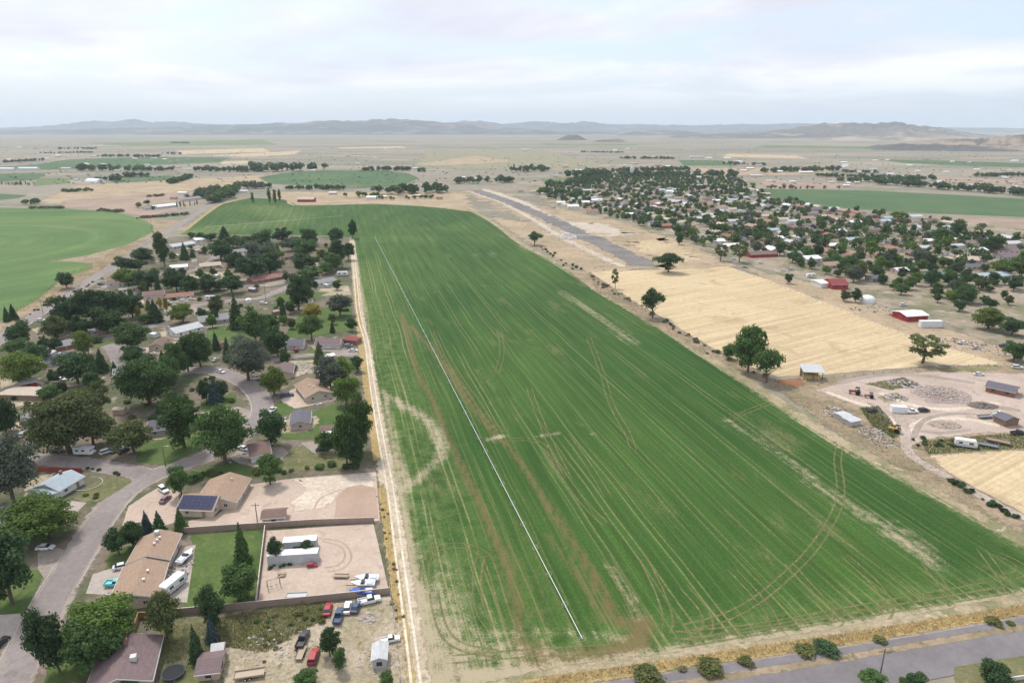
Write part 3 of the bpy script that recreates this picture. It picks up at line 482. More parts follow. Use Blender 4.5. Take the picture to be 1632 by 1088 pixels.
for k, (pp, wd, mt) in enumerate([([(1310, 622), (1360, 640), (1400, 652), (1430, 680)], 4, MSAND), ([(1400, 625), (1450, 645), (1520, 652), (1600, 640)], 5, MSAND), ([(1440, 690), (1480, 668), (1540, 668), (1600, 680)], 5, MSAND), ([(1455, 700), (1470, 672), (1510, 660), (1560, 660)], 3, MSHO), ([(1330, 612), (1400, 598), (1480, 600), (1560, 612)], 5, MSHO), ([(1380, 640), (1410, 660), (1425, 690)], 3, MSHO), ([(1470, 640), (1540, 642), (1632, 655)], 6, MSHO), ([(1460, 686), (1500, 690), (1550, 684)], 3, MSHO)]): strip('yard_track', pp, wd, mt, 13.2+.1*k, soft=1)
for k, (pp, wd) in enumerate([([(510, 862), (540, 870), (550, 885), (540, 900), (515, 905)], .7), ([(505, 858), (545, 864), (560, 886), (548, 905), (520, 912)], .7), ([(500, 812), (510, 795), (530, 785), (545, 780)], .8)]): strip('wheel_rut', pp, wd, MBRN, 16.5+.1*k, soft=1)
MTGR = gmat('town_green', (0.09, 0.14, 0.05), (0.14, 0.17, 0.07), s1=0.1, soft=True)
# ------------------------------------------------------------------ trees
LM = {k: leafmat('leaf_'+k, *v) for k, v in {
 'dark': ((0.045, 0.088, 0.037), (0.071, 0.120, 0.048)), 'green': ((0.065, 0.123, 0.039), (0.100, 0.165, 0.053)), 'bright': ((0.094, 0.163, 0.034), (0.142, 0.210, 0.047)), 'lime': ((0.121, 0.179, 0.038), (0.173, 0.226, 0.055)),
 'olive': ((0.093, 0.120, 0.046), (0.137, 0.159, 0.063)), 'grey': ((0.093, 0.115, 0.085), (0.142, 0.164, 0.126)), 'blue': ((0.044, 0.076, 0.079), (0.082, 0.120, 0.126)), 'yellow': ((0.24, 0.20, 0.03), (0.32, 0.26, 0.05)), 'plum': ((0.035, 0.022, 0.024), (0.055, 0.030, 0.032)), 'brush': ((0.15, 0.13, 0.08), (0.20, 0.18, 0.12)), 'weed': ((0.10, 0.125, 0.04), (0.16, 0.16, 0.06))}.items()}
MBARK = pmat('bark', (0.13, 0.10, 0.075), 0.95, var=0.3, scale=3)
WORD = {'dark': 'dark green', 'green': 'mid green', 'bright': 'bright green', 'lime': 'yellow-green', 'olive': 'olive green', 'grey': 'silvery grey-green', 'blue': 'blue-green', 'yellow': 'yellow', 'plum': 'dark purple', 'brush': 'dry grey-brown', 'weed': 'pale green'}
KIND = {'R': 'round-crowned tree', 'B': 'broad billowing tree', 'T': 'tall upright tree', 'C': 'cone-shaped conifer', 'L': 'slim columnar tree', 'S': 'low shrub', 'X': 'thin open-branched tree', 'O': 'spreading tree'}
def leaves(cen, nrm, size, r, stretch=1.0):
    n = len(cen); a = r.normal(size=(n, 3)); tx = np.cross(nrm, a); tx /= np.linalg.norm(tx, axis=1, keepdims=True)+1e-9; ty = np.cross(nrm, tx)
    s = size*r.uniform(0.6, 1.4, (n, 1)); tx = tx*s*0.5*stretch; ty = ty*s*0.5
    return np.stack([cen-tx-ty*0.5, cen+tx*0.3-ty, cen+tx+ty*0.5, cen-tx*0.3+ty], 1)
def crown(kind, seed, n, size):
    r = np.random.default_rng(seed)
    if kind == 'C':
        z = 1-np.sqrt(r.uniform(0.0, 1.0, n)); z = 0.06+0.94*z; lay = np.round(z*15)/15; ang = r.uniform(0, 2*np.pi, n)
        br = 0.82+0.18*np.cos(ang*7+lay*31)+0.10*np.sin(ang*3+lay*17)
        rad = 0.5*(1-z)**0.85*br*np.sqrt(r.uniform(0.25, 1, n)); zz_ = z-0.10*rad+(lay-z)*0.5
        cen = np.stack([rad*np.cos(ang), rad*np.sin(ang), zz_], 1); nr = np.stack([np.cos(ang)*0.7, np.sin(ang)*0.7, np.full(n, 0.8)], 1)+r.normal(size=(n, 3))*0.45
        nr /= np.linalg.norm(nr, axis=1, keepdims=True); return leaves(cen, nr, size, r, 1.3)
    ex = {'R': (0.36, 0.36, 0.38, 0.48, 24, 0.09, 0.21), 'O': (0.35, 0.35, 0.25, 0.62, 17, 0.13, 0.20), 'B': (0.38, 0.38, 0.38, 0.47, 46, 0.08, 0.18), 'T': (0.32, 0.32, 0.43, 0.49, 30, 0.09, 0.19), 'L': (0.20, 0.20, 0.42, 0.53, 16, 0.14, 0.24), 'S': (0.33, 0.33, 0.24, 0.34, 14, 0.13, 0.24), 'X': (0.36, 0.36, 0.34, 0.58, 22, 0.07, 0.14)}[kind]
    L = []; k = 0
    while len(L) < ex[4] and k < 900:
        k += 1; d = r.normal(size=3); d /= np.linalg.norm(d); q = d*r.uniform(0.45 if kind != 'X' else 0.7, 1.0)
        if q[2] < -0.85: continue
        c = np.array([q[0]*ex[0], q[1]*ex[1], ex[3]+q[2]*ex[2]]); rr = r.uniform(ex[5], ex[6])
        if kind in 'RB' and q[2] < -0.3: c[:2] *= 0.92
        if all(np.linalg.norm(c-a) > 0.55*(rr+b_)*(1.35 if kind == 'X' else 0.85) for a, b_ in L): L.append((c, rr))
    if kind != 'X': L.append((np.array([0, 0, ex[3]]), min(ex[0], ex[2])*0.75))
    wgt = np.array([b_**2 for _, b_ in L]); cnt = (n*wgt/wgt.sum()).astype(int); out_ = []
    for (c, rr), m_ in zip(L, cnt):
        d = r.normal(size=(m_, 3)); d /= np.linalg.norm(d, axis=1, keepdims=True); d[:, 2] = np.where((d[:, 2] < -0.4), -d[:, 2]*0.6, d[:, 2])
        rad = rr*(1-0.55*r.uniform(0, 1, (m_, 1))**2)*(1+0.22*np.sin(d[:, :1]*9+seed)*np.cos(d[:, 1:2]*8+d[:, 2:]*7)); cen = c+d*rad*np.array([1, 1, 0.9])
        nr = d*0.9+np.array([0, 0, 0.35])+r.normal(size=(m_, 3))*0.65; nr /= np.linalg.norm(nr, axis=1, keepdims=True)
        out_.append(leaves(cen, nr, size, r))
    return np.concatenate(out_)
def trunk(kind, seed):
    r = random.Random(seed); b = MB(); top = {'C': 0.93, 'L': 0.9, 'S': 0.3}.get(kind, 0.62); w0 = {'S': 0.02, 'C': 0.018}.get(kind, 0.032)
    P = [(0, 0, -0.01)]; x = y = 0
    for i in range(1, 5): x += r.uniform(-.015, .015); y += r.uniform(-.015, .015); P.append((x, y, top*i/4))
    b.tube(P, [w0, w0*0.85, w0*0.7, w0*0.5, w0*0.2], 7)
    for k in range(7 if kind in 'RBTXO' else 3):
        a = k*2.4+r.uniform(-.4, .4); z0 = top*r.uniform(0.28, 0.75); ln = r.uniform(0.22, 0.36)*(1.15 if kind == 'X' else 1)*(0.5 if kind in 'CL' else 1)
        b.tube([(0, 0, z0), (math.cos(a)*ln*.5, math.sin(a)*ln*.5, z0+ln*.42), (math.cos(a)*ln, math.sin(a)*ln, z0+ln*(0.75 if kind != 'S' else .5))], [w0*.5, w0*.33, w0*.12], 5)
    return b.me('trunk', MBARK)
N1, N2, N3, N4, N5 = 'beside the lower street', 'among the street yards', 'in the upper yards', 'in the yards near the highway', 'near the field lane'
TPL = {}
for kd, n, s, nvar in (('R', 6600, 0.038, 8), ('O', 4200, 0.040, 3), ('B', 17000, 0.0245, 4), ('T', 7000, 0.036, 5), ('C', 2600, 0.050, 2), ('L', 1700, 0.052, 2), ('S', 900, 0.085, 4), ('X', 2600, 0.040, 3)):
    TPL[kd] = [(quadmesh('crown', crown(kd, 100*ord(kd)+i, n, s), LM['green']), trunk(kd, i+ord(kd))) for i in range(nvar)]
TREES = []; NT = [0]; MARKS = []; SEENL = {}
def mark(x, y, label):
    s = label
    for cut in (',', ' with ', ' beside ', ' in ', ' behind ', ' at ', ' joined', ' and ', ' between ', ' by ', ' below ', ' above ', ' half ', ' on ', ' under ', ' near ', ' showing ', ' hidden ', ' facing', ' over ', ' against', ' among ', ' beyond '): s = s.split(cut)[0]
    if len(s.split()) > 1: MARKS.append((x, y, s))
def nearby(x, y):
    q = sorted((math.hypot(x-a, y-b), s) for a, b, s in MARKS); o = []
    for d, s in q:
        if s not in o: o.append(s)
        if len(o) == 3: break
    return o, (q[0][0] if q else 1e9)
def tree(u, vb, vt, wpx, kind, col, where, label=None, xy=None, hw=None):
    if xy is None:
        x, y = G(u, vb); h = max(1.0, hgt(vb, vt)*1.06); wd = wpx/pxm(vb)*1.10
    else: (x, y), (h, wd) = xy, hw
    if kind in 'RT': wd = max(wd, 0.52*h)
    nm = {'S': 'shrub', 'C': 'conifer_tree', 'X': 'field_tree'}.get(kind, 'leafy_tree')
    i = NT[0]; NT[0] += 1; cm_, tm_ = TPL[kind][i % len(TPL[kind])]
    o = empty(nm, (x, y, 0.05), random.uniform(0, 6.28)); sq = random.uniform(.88, 1.12) if kind in 'RBTXO' else 1.0; o.scale = (wd*1.04*sq, wd*1.04/sq, h*1.03)
    if kind in 'RBTXO': o.rotation_euler = (random.gauss(0, .05), random.gauss(0, .05), o.rotation_euler[2])
    c = link('crown', cm_, o); c.material_slots[0].link = 'OBJECT'; c.material_slots[0].material = LM[col]
    link('trunk', tm_, o)
    sz = 'small ' if h < 5 else ('big ' if h > 13 or wd > 12 else '')
    if kind == 'S': sz = ''
    lb = label or f"{sz}{WORD[col]} {KIND[kind]} {where}"
    if not label and kind != 'S' and where in (N1, N2, N3, N4, N5):
        q, dd = nearby(x, y)
        for cand in (f"{sz}{WORD[col]} {KIND[kind]} beside the {q[0]}", f"{sz}{WORD[col]} {KIND[kind]} between the {q[0]} and the {q[1]}", f"{sz}{WORD[col]} {KIND[kind]} between the {q[0]} and the {q[2]}", f"{sz}{WORD[col]} {KIND[kind]} between the {q[1]} and the {q[2]}"):
            if cand not in SEENL and len(cand.split()) <= 16: lb = cand; break
        SEENL[lb] = 1; tag(o, lb, 'tree', 'trees of the street yards')
    else: tag(o, lb, 'shrub' if kind == 'S' else 'tree', None if label else f"{WORD[col]} {KIND[kind]}s {where}")
    TREES.append((x, y, wd/2)); return o
# ------------------------------------------------------------------ houses
MGLASS = pmat('window_glass', (0.035, 0.045, 0.06), 0.15, spec=0.5); MTRIM = pmat('white_trim', (0.62, 0.60, 0.57), 0.7); MDOOR = pmat('door_paint', (0.30, 0.22, 0.17), 0.6); MGAR = pmat('garage_door', (0.52, 0.49, 0.45), 0.6); MVENT = pmat('vent_metal', (0.60, 0.60, 0.58), 0.4, 0.3)
def roofmat(name, c):
    if name in _cm: return _cm[name]
    m, t, b = newmat(name); tcn = NN(t, 'ShaderNodeTexCoord'); O = tcn.outputs['Object']
    q = mixc(t, 1.0, c, mrange2(t, noise(t, scalev(t, O, (0.7, 2.5, 2.5)), 1.0, 5, 0.7), 0.3, 0.7, 0.80, 1.2), 'MULTIPLY')
    wv = NN(t, 'ShaderNodeTexWave', wave_type='BANDS', bands_direction='Y'); wv.inputs['Scale'].default_value = 0.9; wv.inputs['Distortion'].default_value = 0.6; t.links.new(O, wv.inputs['Vector'])
    q = mixc(t, 1.0, q, mrange2(t, wv.outputs['Fac'], 0, 1, 0.88, 1.06), 'MULTIPLY'); t.links.new(q, b.inputs['Base Color']); _cm[name] = m; return m
RC = {'tan': (0.33, 0.235, 0.17), 'brown': (0.19, 0.13, 0.11), 'purple': (0.185, 0.135, 0.135), 'grey': (0.25, 0.245, 0.25), 'slate': (0.135, 0.13, 0.15), 'pale': (0.47, 0.48, 0.49), 'white': (0.74, 0.75, 0.76), 'rust': (0.29, 0.15, 0.115), 'red': (0.24, 0.06, 0.06), 'beige': (0.45, 0.38, 0.30), 'bluegrey': (0.36, 0.42, 0.45), 'green': (0.16, 0.24, 0.22), 'blue': (0.012, 0.022, 0.11)}
WC = {'cream': (0.56, 0.48, 0.38), 'white': (0.68, 0.66, 0.63), 'grey': (0.42, 0.41, 0.40), 'pink': (0.58, 0.45, 0.41), 'brick': (0.29, 0.125, 0.09), 'tan': (0.47, 0.37, 0.27), 'blue': (0.33, 0.40, 0.45), 'red': (0.34, 0.035, 0.04), 'brown': (0.22, 0.15, 0.11), 'green': (0.34, 0.40, 0.33)}
def RM(k): return roofmat('roof_'+k, RC[k])
def WM(k): return pmat('wall_'+k, WC[k], 0.85, var=0.10)
_fr = MB()
for a in ((-.62, .62, -.05, .03, .5, .6), (-.62, .62, -.05, .03, -.6, -.5), (-.62, -.52, -.05, .03, -.5, .5), (.52, .62, -.05, .03, -.5, .5), (-.04, .04, -.05, .03, -.5, .5)): _fr.box(*a)
FRAME = _fr.me('window', MTRIM); PANE = MB().box(-.52, .52, -.03, .012, -.5, .5).me('pane', MGLASS); WIN1 = MB().box(-.6, .6, -.04, .03, -.5, .5).me('window', MGLASS)
DOORM = MB().box(-.5, .5, -.05, .04, 0, 2.1).me('door', MDOOR); KNOB = MB().box(-.06, .06, -.10, -.05, -.06, .06).me('handle', MVENT)
GARM = MB().box(-2.4, 2.4, -.05, .05, 0, 2.2); VENT = MB().tube([(0, 0, -.3), (0, 0, .5)], .16, 8).box(-.28, .28, -.28, .28, .48, .62).me('vent', MVENT)
COOL = MB().box(-.6, .6, -.6, .6, -.2, 1.0).box(-.5, .5, -.63, -.6, 0, .8).me('air_cooler', pmat('cooler_metal', (0.55, 0.53, 0.5), 0.6)); CHIM = MB().box(-.4, .4, -.3, .3, -1.2, 1.1).box(-.48, .48, -.38, .38, 1.1, 1.25).me('chimney', pmat('chimney_brick', (0.30, 0.17, 0.13), 0.9))
GARDOOR = None
HOUSES = []
def house(name, label, A, B, depth, ridge='a', wh=2.6, pitch=0.36, wall='cream', roof='tan', detail=2, group=None, px=True, extra=(), cat='house', over=0.5, front='a', z0=0.03, solar=None):
    a = Vector(G(*A) if px else A); b = Vector(G(*B) if px else B); d = (b-a); ln = d.length; d.normalize(); n = Vector((-d.y, d.x))
    c = (a+b)/2+n*depth/2
    L, W, ang = (ln, depth, math.atan2(d.y, d.x)) if ridge == 'a' else (depth, ln, math.atan2(n.y, n.x))
    o = empty(name, (c.x, c.y, z0), ang); rh = W/2*pitch
    l, w_ = L/2, W/2
    V = [(-l, -w_, -.2), (l, -w_, -.2), (l, w_, -.2), (-l, w_, -.2), (-l, -w_, wh), (l, -w_, wh), (l, w_, wh), (-l, w_, wh), (-l, 0, wh+rh), (l, 0, wh+rh)]
    link('wall', mesh('wall', V, [(0, 1, 5, 4), (2, 3, 7, 6), (1, 2, 6, 9, 5), (3, 0, 4, 8, 7), (3, 2, 1, 0)], WM(wall)), o)
    e = over; ez = wh-e*pitch; rb = MB(); x0, x1 = -l-e, l+e; th = .16
    for s in (-1, 1):
        q = [(x0, 0, wh+rh+.04), (x1, 0, wh+rh+.04), (x1, s*(w_+e), ez+.04), (x0, s*(w_+e), ez+.04)]
        v = q+[(p[0], p[1], p[2]+th) for p in q]
        F = [(0, 1, 2, 3), (7, 6, 5, 4), (0, 4, 5, 1), (1, 5, 6, 2), (2, 6, 7, 3), (3, 7, 4, 0)]
        rb.add(v, F if s < 0 else [f[::-1] for f in F])
    rf = rb.obj('roof', RM(roof), o)
    if detail >= 1:
        fb = MB()
        for s in (-1, 1): fb.box(x0-.03, x1+.03, s*(w_+e)-.06+s*.06, s*(w_+e)+.06+s*.06, ez-.10, ez+.12)
        if detail >= 2:
            for xx in (x0-.05, x1+.05):
                for s in (-1, 1): fb.add([(xx-.05, 0, wh+rh-.12), (xx+.05, 0, wh+rh-.12), (xx+.05, s*(w_+e), ez-.12), (xx-.05, s*(w_+e), ez-.12), (xx-.05, 0, wh+rh+.14), (xx+.05, 0, wh+rh+.14), (xx+.05, s*(w_+e), ez+.14), (xx-.05, s*(w_+e), ez+.14)], [(0, 1, 2, 3), (4, 7, 6, 5), (0, 4, 5, 1), (1, 5, 6, 2), (2, 6, 7, 3), (3, 7, 4, 0)])
        fb.obj('fascia', MTRIM, rf)
        sides = [((0, -w_), 0, L), ((0, w_), math.pi, L), ((l, 0), math.pi/2, W), ((-l, 0), -math.pi/2, W)]
        for si, ((sx_, sy_), ra, sl) in enumerate(sides):
            k = max(1, int(sl/4.2)); ca, sa = math.cos(ra), math.sin(ra)
            for j in range(k):
                off = (j+.5)*sl/k-sl/2; isdoor = detail >= 2 and si == 0 and j == k//2
                m_ = DOORM if isdoor else (FRAME if detail >= 2 else WIN1)
                wo = link('door' if isdoor else 'window', m_, o, loc=(sx_+ca*off+sa*.04, sy_+sa*off-ca*.04, 0.1 if isdoor else wh*.56), rz=ra)
                if isdoor: link('handle', KNOB, wo, loc=(.38, 0, 1.0))
                elif detail >= 2: link('pane', PANE, wo, loc=(0, 0.02, 0))
    for ex in extra:
        kind, fx_, fy_ = ex[:3]; zz_ = wh+rh*(1-abs(fy_))+.2
        if kind == 'vent': link('vent', VENT, rf, loc=(fx_*l, fy_*w_, zz_))
        elif kind == 'cool': link('air_cooler', COOL, rf, loc=(fx_*l, fy_*w_, zz_))
        elif kind == 'chim': link('chimney', CHIM, rf, loc=(fx_*l, fy_*w_, zz_))
        elif kind == 'garage':
            ra = {'e': math.pi/2, 'w': -math.pi/2, 's': 0, 'n': math.pi}[ex[3]]; g = MB().box(-2.4, 2.4, -.05, .03, 0.02, 2.2); 
            gd = g.obj('garage_door', MGAR, o, loc=({'e': l+.05, 'w': -l-.05}.get(ex[3], fx_*l), {'s': -w_-.05, 'n': w_+.05}.get(ex[3], fy_*w_), 0.02), rz=ra)
    if solar:
        nx, ny, s = solar; sl = math.hypot(w_+e, (w_+e)*pitch); pw, ph = (2*l+2*e-.6)/nx, (sl-.5)/ny; ta = math.atan(pitch); pm = MB().box(-pw/2+.04, pw/2-.04, -ph/2+.04, ph/2-.04, 0, .05).me('solar_panel', pmat('solar_cell', (0.006, 0.012, 0.065), 0.45, spec=0.3, var=0.25, scale=1.5))
        for i in range(nx):
            for j in range(ny):
                dd = .25+(j+.5)*ph; p = link('solar_panel', pm, rf, loc=(-l-e+.3+(i+.5)*pw, s*dd*math.cos(ta), wh+rh+.26-dd*math.sin(ta))); p.rotation_euler = (-s*ta, 0, 0)
    tag(o, label, cat, group); (mark(c.x, c.y, label) if not group else None); HOUSES.append((c.x, c.y, max(L, W)/2+1.5)); return o
VT = lambda *xs: tuple(('vent', x, y) for x, y in xs)
HS = [
 ('house', 'long tan-roofed house in two blocks beside the teal pickup, white vents on its roof', (252, 964), (269, 907), 10.0, 'a', dict(wall='pink', roof='tan', wh=2.6, extra=VT((-.3, -.3), (.2, -.35)))),
 ('house', 'raised rear block of the long tan-roofed house with air cooler on the ridge', (271, 906), (289, 867), 9.6, 'a', dict(join=True, wall='pink', roof='tan', wh=3.1, extra=VT((-.2, -.1), (.1, -.15), (.35, -.2))+(('cool', .7, .05),))),
 ('house', 'purple-brown roofed house with rooftop air cooler beside the trampoline', (243, 1098), (259, 1030), 11.5, 'a', dict(wall='tan', roof='purple', extra=(('cool', -.2, -.35), ('chim', .55, .05)))),
 ('house', 'cream house with tan roof and a wing covered in dark blue solar panels', (377, 811), (399, 774), 12.0, 'a', dict(wall='cream', roof='tan', extra=VT((.5, -.3)))),
 ('garage_wing', 'cream garage wing with its whole front roof under dark blue solar panels', (286, 823), (339, 825), 8.5, 'a', dict(join=True, wall='cream', roof='tan', pitch=.5, wh=2.7, solar=(7, 4, -1))),
 ('house', 'low house with pale metal roof at the street corner, round-bordered garden in front', (97, 793), (134, 771), 9.0, 'a', dict(wall='white', roof='bluegrey', extra=(('chim', .5, .3),))),
 ('garage', 'pale metal-roofed garage joined to the low corner house', (55, 806), (98, 793), 7.0, 'a', dict(join=True, wall='white', roof='bluegrey', wh=2.3, pitch=.2, detail=1)),
 ('house', 'brown-roofed house with cream gable beside the gravel yard full of stones', (489, 642), (529, 634), 17.0, 'x', dict(wall='cream', roof='tan', extra=VT((-.1, .3), (-.45, .15)))),
 ('house', 'small pink-walled house with grey roof and white patio slab', (464, 686), (494, 683), 11.0, 'x', dict(wall='pink', roof='slate')),
 ('house', 'small white house with dark brown roof below the hedge corner', (401, 738), (432, 732), 11.0, 'a', dict(wall='white', roof='brown')),
 ('house', 'grey-brown roofed house hidden beside the silvery tree', (436, 604), (466, 602), 11, 'x', dict(wall='tan', roof='purple')),
 ('house', 'purple-roofed house with white trim beside the red carport', (503, 556), (541, 556), 9.0, 'a', dict(wall='white', roof='purple', extra=(('garage', .7, 0, 's'),))),
 ('house', 'little grey house with white door between purple-roofed house and trees', (457, 558), (483, 557), 9.0, 'a', dict(wall='white', roof='slate')),
 ('house', 'long red brick house with rust roof by the street bend', (405, 453), (452, 445), 10.0, 'a', dict(wall='brick', roof='rust')),
 ('house', 'white-sided house with grey roof beside the parked white camper', (508, 457), (536, 452), 9.0, 'a', dict(wall='white', roof='grey')),
 ('house', 'small dark-roofed house behind the brick house', (452, 441), (471, 440), 9.0, 'a', dict(wall='grey', roof='brown', detail=1)),
 ('house', 'wide grey-roofed house beside the tall dark conifer', (320, 520), (366, 514), 11.0, 'a', dict(wall='grey', roof='grey')),
 ('house', 'pale grey house with slatted porch below the yellow-green tree', (282, 538), (324, 527), 10.0, 'a', dict(wall='white', roof='pale')),
 ('house', 'brown-roofed house with cream gable and garage facing the street end', (238, 560), (264, 559), 12.0, 'x', dict(wall='cream', roof='brown')),
 ('house', 'long house with shiny pale metal roof above the street end', (146, 536), (197, 522), 9.0, 'a', dict(wall='tan', roof='pale', pitch=.25)),
 ('house', 'dark slate-roofed house with roof vent beside the yellow-green tree', (76, 586), (112, 580), 12.0, 'a', dict(wall='grey', roof='slate', extra=(('cool', .3, -.3),))),
 ('house', 'blue-grey roofed house with brick base behind the slate-roofed house', (92, 561), (121, 555), 9.0, 'a', dict(wall='brick', roof='grey')),
 ('house', 'two-storey pink house with brown roof above the yellow poplars', (230, 482), (263, 479), 9.0, 'a', dict(wall='pink', roof='brown', wh=4.6)),
 ('house', 'low brown-roofed wing beside the two-storey pink house', (264, 480), (308, 476), 8.0, 'a', dict(join=True, wall='cream', roof='rust')),
 ('house', 'white house with brown roof beside the highway', (171, 458), (199, 456), 9.0, 'a', dict(wall='white', roof='brown')),
 ('shed', 'long low shed with cream roof behind the highway trees', (192, 468), (222, 464), 6, 'a', dict(wall='white', roof='beige', detail=1, pitch=.15, cat='shed')),
 ('house', 'house with blue solar panels on its roof beside the big billowing tree', (38, 683), (67, 678), 9.0, 'a', dict(wall='grey', roof='slate', solar=(6, 3, -1))),
 ('house', 'dark grey-roofed house beside the bright green tree and street', (-22, 846), (17, 842), 10.0, 'a', dict(wall='grey', roof='slate')),
 ('carport', 'long flat beige shed roof over the dirt yard with red shed', (0, 637), (68, 639), 9.0, 'a', dict(wall='brown', roof='beige', detail=0, pitch=.06, wh=2.4, cat='shed')),
 ('shed', 'small dark red shed under the yellow-green tree', (34, 621), (60, 616), 5.0, 'a', dict(wall='red', roof='grey', detail=1, cat='shed')),
 ('house', 'grey-roofed house showing between the green yard trees by the street', (238, 697), (278, 692), 10.0, 'a', dict(wall='grey', roof='slate')),
 ('house', 'small blue-grey roofed house beside the street-end conifers', (182, 608), (216, 604), 10.0, 'a', dict(wall='white', roof='grey')),
 ('shed', 'long pale-roofed building half hidden in the upper yard trees', (272, 432), (299, 430), 11, 'a', dict(wall='white', roof='white', pitch=.2, cat='shed')),
 ('house', 'pale-roofed house beside the upright green tree near the highway', (276, 398), (312, 392), 10, 'a', dict(wall='grey', roof='pale', detail=1)),
 ('house', 'small white house at the edge of the farthest yards', (312, 387), (330, 385), 9, 'a', dict(wall='white', roof='white', detail=1)),
 ('house', 'dark-roofed house near the highway with white car in front', (226, 420), (248, 417), 9, 'a', dict(wall='tan', roof='brown', detail=1)),
 ('house', 'white-walled house behind the cul-de-sac trees', (372, 407), (394, 404), 9, 'a', dict(wall='white', roof='grey', detail=1)),
 ('house', 'brown-roofed house in the thick of the northern yard trees', (452, 415), (472, 412), 9, 'a', dict(wall='tan', roof='brown', detail=1)),
 ('house', 'green-lawned house with beige roof near the field lane', (504, 429), (527, 426), 9, 'a', dict(wall='cream', roof='beige', detail=1)),
 ('house', 'tan house at the end of the upper cul-de-sac', (320, 430), (353, 427), 10, 'a', dict(wall='tan', roof='beige', detail=1)),
 ('shed', 'small brown-roofed garden shed against the gravel yard wall', (419, 836), (454, 833), 4.5, 'a', dict(wall='cream', roof='brown', detail=1, cat='shed', wh=2.2)),
 ('shed', 'grey-brown hip shed beside the play house', (316, 1086), (350, 1082), 5.5, 'a', dict(wall='tan', roof='purple', detail=1, cat='shed', wh=2.2)),
 ('shed', 'little grey metal shed on the dirt lot by the lane', (594, 1066), (616, 1064), 5.0, 'x', dict(wall='grey', roof='pale', detail=1, cat='shed', wh=2.2, over=.2)),
 ('shed', 'brown shed roof behind the white-topped shelter', (512, 694), (538, 692), 4, 'a', dict(wall='brown', roof='brown', detail=0, cat='shed', wh=2.0)),
 ('shed', 'white flat-roofed shelter beside the tall green poplars', (515, 706), (536, 704), 4, 'a', dict(wall='grey', roof='white', detail=0, cat='shed', wh=2.4, pitch=.08)),
 ('carport', 'red carport with dark posts at the lane end', (548, 548), (568, 550), 6, 'a', dict(wall='brown', roof='red', detail=0, cat='carport', wh=2.3, pitch=.1)),
 # right-hand side
 ('barn', 'red barn with white roof at the edge of the stubble field', (1325, 461), (1351, 461), 14, 'a', dict(wall='red', roof='red', detail=1, wh=3.6, cat='barn')),
 ('barn', 'open shed with white roof beside the red barn', (1308, 459), (1326, 458), 12, 'a', dict(wall='white', roof='white', detail=0, wh=3.2, cat='barn', pitch=.12)),
 ('barn', 'red and white barn with pale roof beside the white semi-trailer', (1444, 513), (1478, 511), 12, 'a', dict(wall='red', roof='white', detail=1, wh=3.4, pitch=.2, cat='barn')),
 ('house', 'long low red house with grey roof above the rubble yard', (1570, 624), (1616, 634), 8, 'a', dict(wall='brick', roof='slate', detail=1, wh=2.5)),
 ('shed', 'dark shed beside the parked pickup in the gravel yard', (1600, 680), (1622, 678), 5, 'x', dict(wall='brown', roof='slate', detail=0, wh=2.6, cat='shed')),
 ('shed', 'pale grey box shed among weeds at the field edge', (1344, 674), (1358, 672), 5, 'a', dict(wall='grey', roof='pale', detail=0, wh=2.2, cat='shed', pitch=.1)),
 ('shed', 'second pale grey box shed beside the first at the field edge', (1355, 680), (1370, 677), 4, 'a', dict(wall='grey', roof='pale', detail=0, wh=2.0, cat='shed', pitch=.1)),
 ('barn', 'long red shed with dark roof beyond the stubble field', (1196, 411), (1240, 409), 10, 'a', dict(wall='red', roof='brown', detail=1, wh=3.0, cat='barn')),
 ('house', 'red-roofed house at the near edge of the town by the airstrip', (934, 340), (955, 341), 12, 'a', dict(wall='white', roof='rust', detail=1, wh=3)),
 ('barn', 'white metal barn beside the airstrip', (905, 333), (922, 333), 12, 'a', dict(wall='white', roof='white', detail=1, wh=3.5, cat='barn')),
 ('house', 'white gabled house with teal roof among the near town yards', (1565, 448), (1612, 444), 11, 'a', dict(wall='blue', roof='bluegrey', detail=1, wh=2.8)),
 ('house', 'green-roofed house with white gable among the town trees', (1480, 443), (1512, 444), 10, 'a', dict(wall='white', roof='green', detail=1)),
 ('house', 'big house with purple-grey roof on the edge of the town', (1590, 404), (1625, 404), 13, 'a', dict(wall='pink', roof='purple', detail=1)),
 ('house', 'long tan house with pinkish roof below the big round tree', (1525, 418), (1560, 420), 13, 'a', dict(wall='tan', roof='beige', detail=1)),
 ('house', 'slate-roofed house in front of the long tan house', (1540, 430), (1574, 430), 9, 'a', dict(wall='pink', roof='slate', detail=1)),
 ('barn', 'red farm building at the far end of the green field', (474, 322), (500, 322), 14, 'a', dict(wall='red', roof='beige', detail=1, wh=4, cat='barn')),
 ('barn', 'white farm shed at the far end of the green field', (584, 318), (599, 318), 10, 'a', dict(wall='white', roof='white', detail=0, wh=3.5, cat='barn')),
 ('house', 'pale farmhouse beside the highway', (248, 334), (284, 330), 12, 'a', dict(wall='white', roof='white', detail=1, wh=3.2)),
 ('house', 'white cottage with dark trees beside the highway farmhouse', (232, 335), (242, 334), 8, 'a', dict(wall='white', roof='grey', detail=1)),
 ('house', 'large grey farmhouse among trees by the highway', (290, 322), (322, 318), 12, 'a', dict(wall='white', roof='grey', detail=1, wh=3.2)),
]
LASTH = None
def mat4(o): return Matrix.Translation(o.location) @ Matrix.Rotation(o.rotation_euler[2], 4, 'Z')
